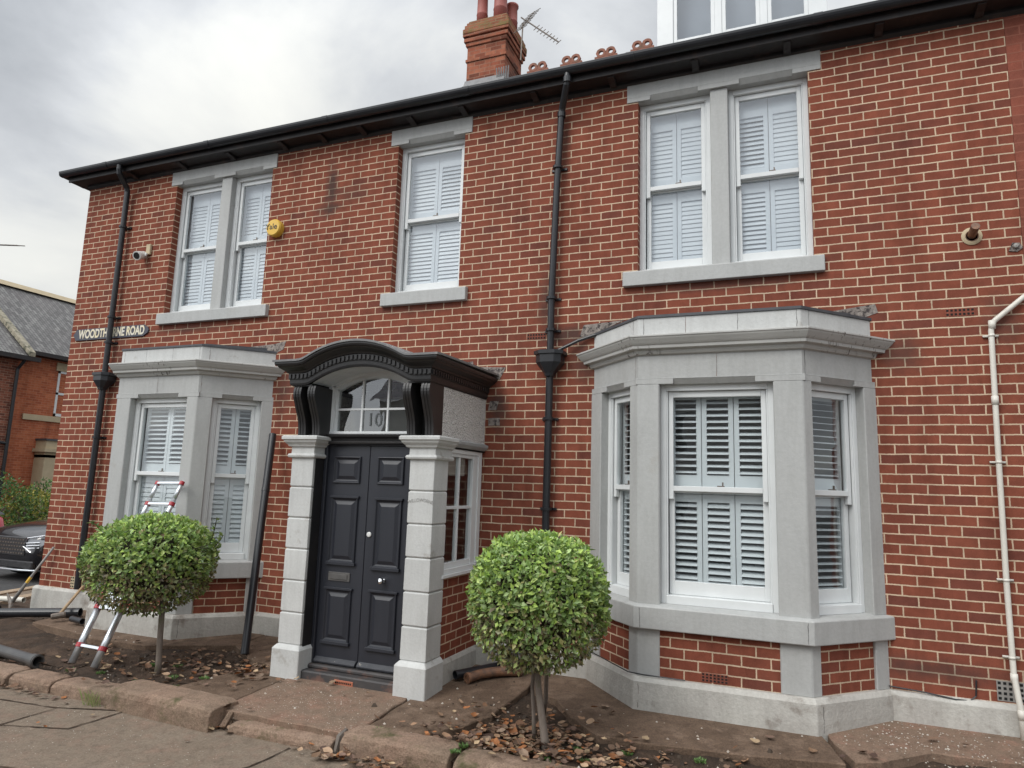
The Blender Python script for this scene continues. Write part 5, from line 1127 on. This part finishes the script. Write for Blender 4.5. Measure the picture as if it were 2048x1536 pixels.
# ================================================================== CARS
def car(cx, yf, zr, paint, label, L=4.6, W=1.86, H=1.62, dirs=1, x_off=0, detail=True):
    """front faces -y; sections lofted along the length"""
    c = tag(empty('parked_car', (cx, yf + L / 2, zr)), label, 'car', 'cars parked in the side street')
    hw = W / 2
    def P(x, y, z): return (cx + x, yf + y, zr + z)
    # body up to the belt line
    secs = [(0.00, .46, .62, .34, .80), (.05, .30, .82, .28, .88), (.20, .22, .96, .24, .95), (.55, .20, 1.04, .2, .99), (.95, .2, 1.09, .2, 1.0), (1.35, .2, 1.13, .2, 1.0), (2.3, .2, 1.10, .2, 1.0), (3.4, .2, 1.12, .2, 1.0), (4.2, .22, 1.12, .22, .98), (4.5, .3, 1.05, .3, .94), (4.6, .42, .9, .4, .86)]
    mb = MB(); rows = []
    for y, zb_, zt_, _, kx in secs:
        y = y * L / 4.6; w_ = hw * kx; hood = y < 1.3
        half = [(0, zb_), (w_ * .8, zb_), (w_ * .97, zb_ + .08), (w_, zb_ + (zt_ - zb_) * .45), (w_ * .99, zb_ + (zt_ - zb_) * .72), (w_ * .93, zt_ - .06), (w_ * .84, zt_ - .012), (w_ * .45, zt_ + (.02 if hood else 0)), (0, zt_ + (.03 if hood else 0))]
        rows.append([P(x, y, z) for x, z in half] + [P(-x, y, z) for x, z in half[-2:0:-1]])
    mb.grid(rows, True, True, True); mb.build('body', paint, c, 0, True)
    mb = MB(); rows = []
    for y, z, k in ((1.30, 1.10, .80), (2.0, H - .02, .63), (2.6, H, .63), (3.5, H - .04, .62), (4.25, 1.12, .74)):
        rows.append([P(-hw * .86, y, 1.08), P(-hw * k, y, z), P(0, y, z + .02), P(hw * k, y, z), P(hw * .86, y, 1.08)])
    mb.grid(rows); g = mb.build('glasshouse', M['glassdark'] if False else M['carglass'], c, 0, True)
    mb = MB(); rows = []
    for y, z, k in ((1.95, H - .015, .60), (2.6, H + .012, .62), (3.5, H - .02, .61)): rows.append([P(-hw * k, y, z + .004), P(0, y, z + .03), P(hw * k, y, z + .004)])
    mb.grid(rows); mb.build('roof', paint, c, 0, True)
    for s_ in (-1, 1):
        mb = MB(); mb.tube([P(s_ * hw * .845, 1.28, 1.10), P(s_ * hw * .66, 1.97, H - .02), P(s_ * hw * .64, 2.6, H + .0)], .028, 8); mb.build('pillar_trim', paint, c)
        mb = MB(); mb.lathe([(.0, -.09), (.08, -.08), (.11, 0), (.07, .07), (0, .08)], P(s_ * (hw + .09), 1.62, 1.12), 12, (0, 1, 0)); mb.build('door_mirror', paint, c, 0, True)
        for yw in (.88, L - .9):
            mb = MB(); mb.lathe([(.2, -.11), (.33, -.11), (.36, -.08), (.36, .08), (.33, .11), (.2, .11)], P(s_ * (hw - .12), yw, .36), 28, (1, 0, 0)); wh = mb.build('wheel', M['tyre'], c, 0, True)
            mb = MB(); mb.lathe([(.0, -.112), (.22, -.112), (.235, -.10), (.235, .10), (.22, .112), (.0, .112)], P(s_ * (hw - .12), yw, .36), 20, (1, 0, 0)); mb.build('rim', M['chrome'], wh)
            mb = MB(); mb.extr([(yf + yw + .43 * math.cos(a), zr + .36 + .43 * math.sin(a)) for a in [math.pi * k / 14 for k in range(15)]] + [(yf + yw - .43, zr + .2), (yf + yw + .43, zr + .2)], 0, cx + s_ * (hw - .28), cx + s_ * (hw + .004)); mb.build('wheel_arch', M['tyre'], c)
        if detail:
            mb = MB(); pts = [(.50, .60), (.58, .82), (.88, .80), (.93, .74), (.66, .58)]
            mb.grid([[P(s_ * x, .035 + .20 * max(0, x - .5) ** 1.0, z) for x, z in pts], [P(s_ * x, -.012 + .30 * max(0, x - .55), z) for x, z in pts]], True, True, True)
            hl = mb.build('headlight', M['headlamp'], c, 0)
            mb = MB(); mb.tube([P(s_ * .68, .0, .57), P(s_ * .50, -.035, .68), P(s_ * .58, -.025, .84), P(s_ * .9, .10, .90)], .011, 6); mb.build('light_strip', M['chrome'], hl)
            mb = MB()
            for zz2 in (.66, .71, .76): mb.tube([P(s_ * .56, -.025, zz2 - .02), P(s_ * .82, .055, zz2)], .009, 5)
            mb.build('lamp_bar', M['chrome'], hl)
            mb = MB(); mb.lathe([(0, 0), (.05, 0), (.06, .02), (.06, .05), (0, .05)], P(s_ * .68, .04, .36), 14, (0, 1, 0)); mb.build('fog_light', M['chrome'], c)
    if detail:
        mb = MB(); mb.grid([[P(x, -.012, z) for x in (-.5, .5)] for z in (.52, .82)]); mb.box(P(-.52, -.02, .50), P(.52, .06, .84)); gr = mb.build('grille', M['grille'], c, .01)
        mb = MB()
        for i in range(13):
            for j in range(5): x = -.46 + i * .077 + (.038 if j % 2 else 0); z = .54 + j * .064; mb.box(P(x - .02, -.030, z - .010), P(x + .02, -.02, z + .014))
        mb.build('grille_mesh', M['steel'], gr)
        mb = MB(); mb.box(P(-.75, .0, .26), P(.75, .09, .40)); mb.build('lower_intake', M['grille'], c, .02)
        mb = MB(); mb.tube([P(-.78, .06, .235), P(-.4, -.01, .23), P(.4, -.01, .23), P(.78, .06, .235)], .02, 8); mb.build('skid_trim', M['alu'], c)
    return c
m = NT('car_glass'); m.set(Base_Color=(.02, .025, .03), Roughness=.03, Specular_IOR_Level=.8); M['carglass'] = m.m
m = NT('headlamp'); m.set(Base_Color=(.35, .37, .40), Roughness=.1, Coat_Weight=1.0); M['headlamp'] = m.m
car(-6.22, 2.42, -.28, M['carblack'], 'shiny black car with chrome light strips parked by the house corner')
car(-10.2, .05, -.28, M['carred'], 'bright red car partly in view behind the black car', 4.3, 1.8, 1.5, detail=False)

# ================================================================== ACROSS THE SIDE STREET
FX = -17.0
def far_window(parent, y0, y1, z0, z1, x=FX):
    mb = MB(); T = frame((x + .0, y0, z0), (0, 1, 0), (1, 0, 0)); W_, H_ = y1 - y0, z1 - z0
    for a, b, c, d in ((0, .08, 0, H_), (W_ - .08, W_, 0, H_), (0, W_, 0, .1), (0, W_, H_ - .08, H_), (0, W_, H_ * .5 - .04, H_ * .5 + .04)): mb.fbox(T, a, b, -.08, .02 if b - a < W_ or d - c < .2 else .0, c, d)
    f_ = mb.build('window', M['white'], parent)
    mb = MB(); mb.face([T(.05, -.03, .05), T(W_ - .05, -.03, .05), T(W_ - .05, -.03, H_ - .05), T(.05, -.03, H_ - .05)]); mb.build('pane', M['carglass'], f_)
DY = 8.62
th = tag(empty('terrace_house', (FX - 3, 13, -.2)), 'orange brick terrace house with a slate roof and stone bay across the side street', 'house')
mb = MB(); mb.box((FX - 7, DY, -.3), (FX, 20, 6.12)); mb.build('wall', M['brick_far'], th)
def zx(x): return 6.05 + (FX + .3 - x) * .80
mb = MB(); mb.face([(FX + .35, 8.6, 6.05), (FX + .35, 20.2, 6.05), (FX - 3.5, 20.2, 9.10), (FX - 3.5, 8.6, 9.10)]); mb.face([(FX - 3.5, 8.6, 9.10), (FX - 3.5, 20.2, 9.10), (FX - 7.3, 20.2, 6.05), (FX - 7.3, 8.6, 6.05)])
rf_ = mb.build('roof', M['slate'], th)
mb = MB(); mb.extr([(FX - 3.65, 9.06), (FX - 3.5, 9.24), (FX - 3.35, 9.06)], 1, 2, 20.2) if False else mb.grid([[(FX - 3.72, y_, 9.04), (FX - 3.5, y_, 9.26), (FX - 3.28, y_, 9.04)] for y_ in (2, 20.2)]); mb.build('ridge_tile', M['sandstone'], rf_)
mb = MB(); mb.box((FX - .1, DY, 5.92), (FX + .35, 20, 6.0)); mb.box((FX + .26, DY, 5.92), (FX + .42, 20.2, 6.06)); mb.build('gutter', M['blackwood'], th)
mb = MB(); mb.box((FX - .05, DY + .55, 3.66), (FX + .06, 20, 3.86)); mb.build('string_course', M['sandstone'], th)
WY = 10.25
mb = MB(); mb.box((FX - .05, WY - .1, 5.55), (FX + .04, 13, 5.85)); mb.build('lintel', M['sandstone'], th)
far_window(th, WY, WY + .95, 3.88, 5.55); far_window(th, WY + 1.3, WY + 2.2, 3.88, 5.55)
BY = 9.78
bb = MB(); bb.box((FX, BY, -.2), (FX + .55, 13.4, .8)); bb.box((FX, BY, .8), (FX + .55, BY + .42, 2.45)); bb.box((FX, BY, 2.35), (FX + .55, 13.4, 2.95)); bb.box((FX, BY - .1, 2.55), (FX + .66, 13.5, 2.67)); bb.box((FX, BY + 1.3, .8), (FX + .55, BY + 1.5, 2.4)); by = bb.build('stone_bay', M['sandstone'], th)
bb = MB(); bb.box((FX, BY - .04, 2.95), (FX + .6, 13.4, 3.02)); bb.build('bay_roof', M['leaddark'], by)
far_window(th, BY + .42, BY + 1.3, .8, 2.35, FX + .4)
t2 = tag(empty('terrace_house', (FX - 3, 4, -.2)), 'older brown brick terrace house with a black drainpipe at the left edge', 'house')
FX2 = FX + .45; DY = 8.62
mb = MB(); mb.box((FX2 - 7, -4, -.3), (FX2, DY - .1, 5.8)); mb.build('wall', M['brick_far2'], t2)
mb = MB(); mb.face([(FX2 + .4, -4, 5.72), (FX2 + .4, DY, 5.72), (FX2 - 3.6, DY, 8.9), (FX2 - 3.6, -4, 8.9)]); mb.face([(FX2 - 3.6, -4, 8.9), (FX2 - 3.6, DY, 8.9), (FX2 - 7.4, DY, 5.7), (FX2 - 7.4, -4, 5.7)]); r2 = mb.build('roof', M['slate'], t2)
mb = MB(); mb.grid([[(FX - 3.72, y_, 9.04), (FX - 3.5, y_, 9.26), (FX - 3.28, y_, 9.04)] for y_ in (-4, 9)]); mb.build('ridge_tile', M['coping'], r2)
mb = MB(); mb.extr([(FX2 + .5, 5.75), (FX2 + .5, 5.90), (FX2 - 3.6, 9.05), (FX2 - 3.6, 8.8)], 1, DY - .08, DY + .12); mb.build('gable_coping', M['coping'], r2)
mb = MB(); mb.box((FX2 - .1, -4, 5.62), (FX2 + .45, DY + .2, 5.72)); mb.box((FX2 + .33, -4, 5.6), (FX2 + .48, DY + .35, 5.75)); mb.build('gutter', M['blackwood'], t2)
mb = MB(); mb.tube([(FX2 + .35, DY - .08, 5.65), (FX2 + .1, DY - .15, 5.3), (FX2 + .08, DY - .15, .0)], .055, 8)
mb.tube([(FX2 + .08, DY - 1.4, 2.9), (FX2 + .08, DY - .15, 2.75)], .05, 8); mb.build('downpipe', M['blackpipe'], t2)
# garden shrubs in front of the terrace
random.seed(33)
def bush(cx, cy, cz, rx, ry, rz, n, cols, label, L=.11, name='garden_shrub'):
    b_ = tag(empty(name, (cx, cy, -.2)), label, 'shrub', 'garden shrubs across the side street'); mb = MB()
    for _ in range(n):
        v = rv(); k = (1 - .4 * random.random() ** 1.5) * (1 + .22 * noise2(v.x * 2.4 + cx, v.z * 2.4 + v.y * 2, 1.2)); p = Vector((cx + v.x * rx * k, cy + v.y * ry * k, cz + v.z * rz * k))
        if p.z < -.15: continue
        c = random.choice(cols); f = random.uniform(.7, 1.3); leafquad(mb, p, rv() + v * .5 + Vector((0, 0, .3)), rv(), L * random.uniform(.6, 1.3), L * .45, tuple(q * f for q in c))
    mb.build('foliage', M['leaf'], b_)
    mb = MB()
    for _ in range(7): a = random.uniform(0, 6.28); mb.tube([(cx, cy, -.25), (cx + .3 * rx * math.cos(a), cy + .3 * ry * math.sin(a), cz), (cx + .7 * rx * math.cos(a), cy + .7 * ry * math.sin(a), cz + rz * .5)], [.03, .02, .008], 5)
    mb.build('stem', M['bark'], b_)
G1 = [(.07, .13, .04), (.10, .17, .055), (.05, .10, .035)]; G2 = [(.28, .28, .05), (.34, .30, .06), (.18, .22, .05)]; G3 = [(.11, .20, .05), (.15, .24, .07)]
bush(-12.2, 5.6, .75, 1.0, 1.1, 1.05, 2600, G1 + G3, 'dark green garden shrub at the left edge above the red car'); bush(-11.9, 6.5, .65, .8, .8, .75, 1500, G2 + G3[:1], 'yellow leaved garden shrub between the darker shrubs'); bush(-12.4, 7.6, .7, 1.0, 1.0, .95, 2400, G3 + G1, 'bright green garden shrub above the black car'); bush(-12.6, 8.6, .9, .9, 1.0, 1.1, 2000, G1, 'tall dark garden shrub beside the house corner'); bush(-11.6, 7.1, .35, .7, .9, .6, 1200, G2 + G1, 'low yellowing garden shrub just behind the black car bonnet')
# ================================================================== HOUSES OPPOSITE (seen mirrored in the windows)
op = tag(empty('rendered_house', (4, -20, -.2)), 'pale rendered house across the road, mirrored in the bay window panes', 'house')
mb = MB(); mb.box((-8, -28, -.3), (16, -20, 5.4)); mb.build('wall', M['oppwall'], op)
mb = MB(); mb.face([(-8.4, -19.6, 5.35), (16.4, -19.6, 5.35), (16.4, -24, 8.4), (-8.4, -24, 8.4)]); mb.build('roof', M['slate_own'], op)
for i in range(5):
    for z0, z1 in ((.7, 2.1), (3.3, 4.7)):
        x_ = -6.5 + i * 4.6; mb = MB(); T = frame((x_, -20, z0), (1, 0, 0), (0, 1, 0)); H_ = z1 - z0
        for a, b, c, d in ((0, .08, 0, H_), (1.72, 1.8, 0, H_), (.86, .94, 0, H_), (0, 1.8, 0, .1), (0, 1.8, H_ - .08, H_)): mb.fbox(T, a, b, -.02, .04, c, d)
        f_ = mb.build('window', M['white'], op); mb = MB(); mb.face([T(.02, .01, .02), T(1.78, .01, .02), T(1.78, .01, H_ - .02), T(.02, .01, H_ - .02)]); mb.build('pane', M['carglass'], f_)
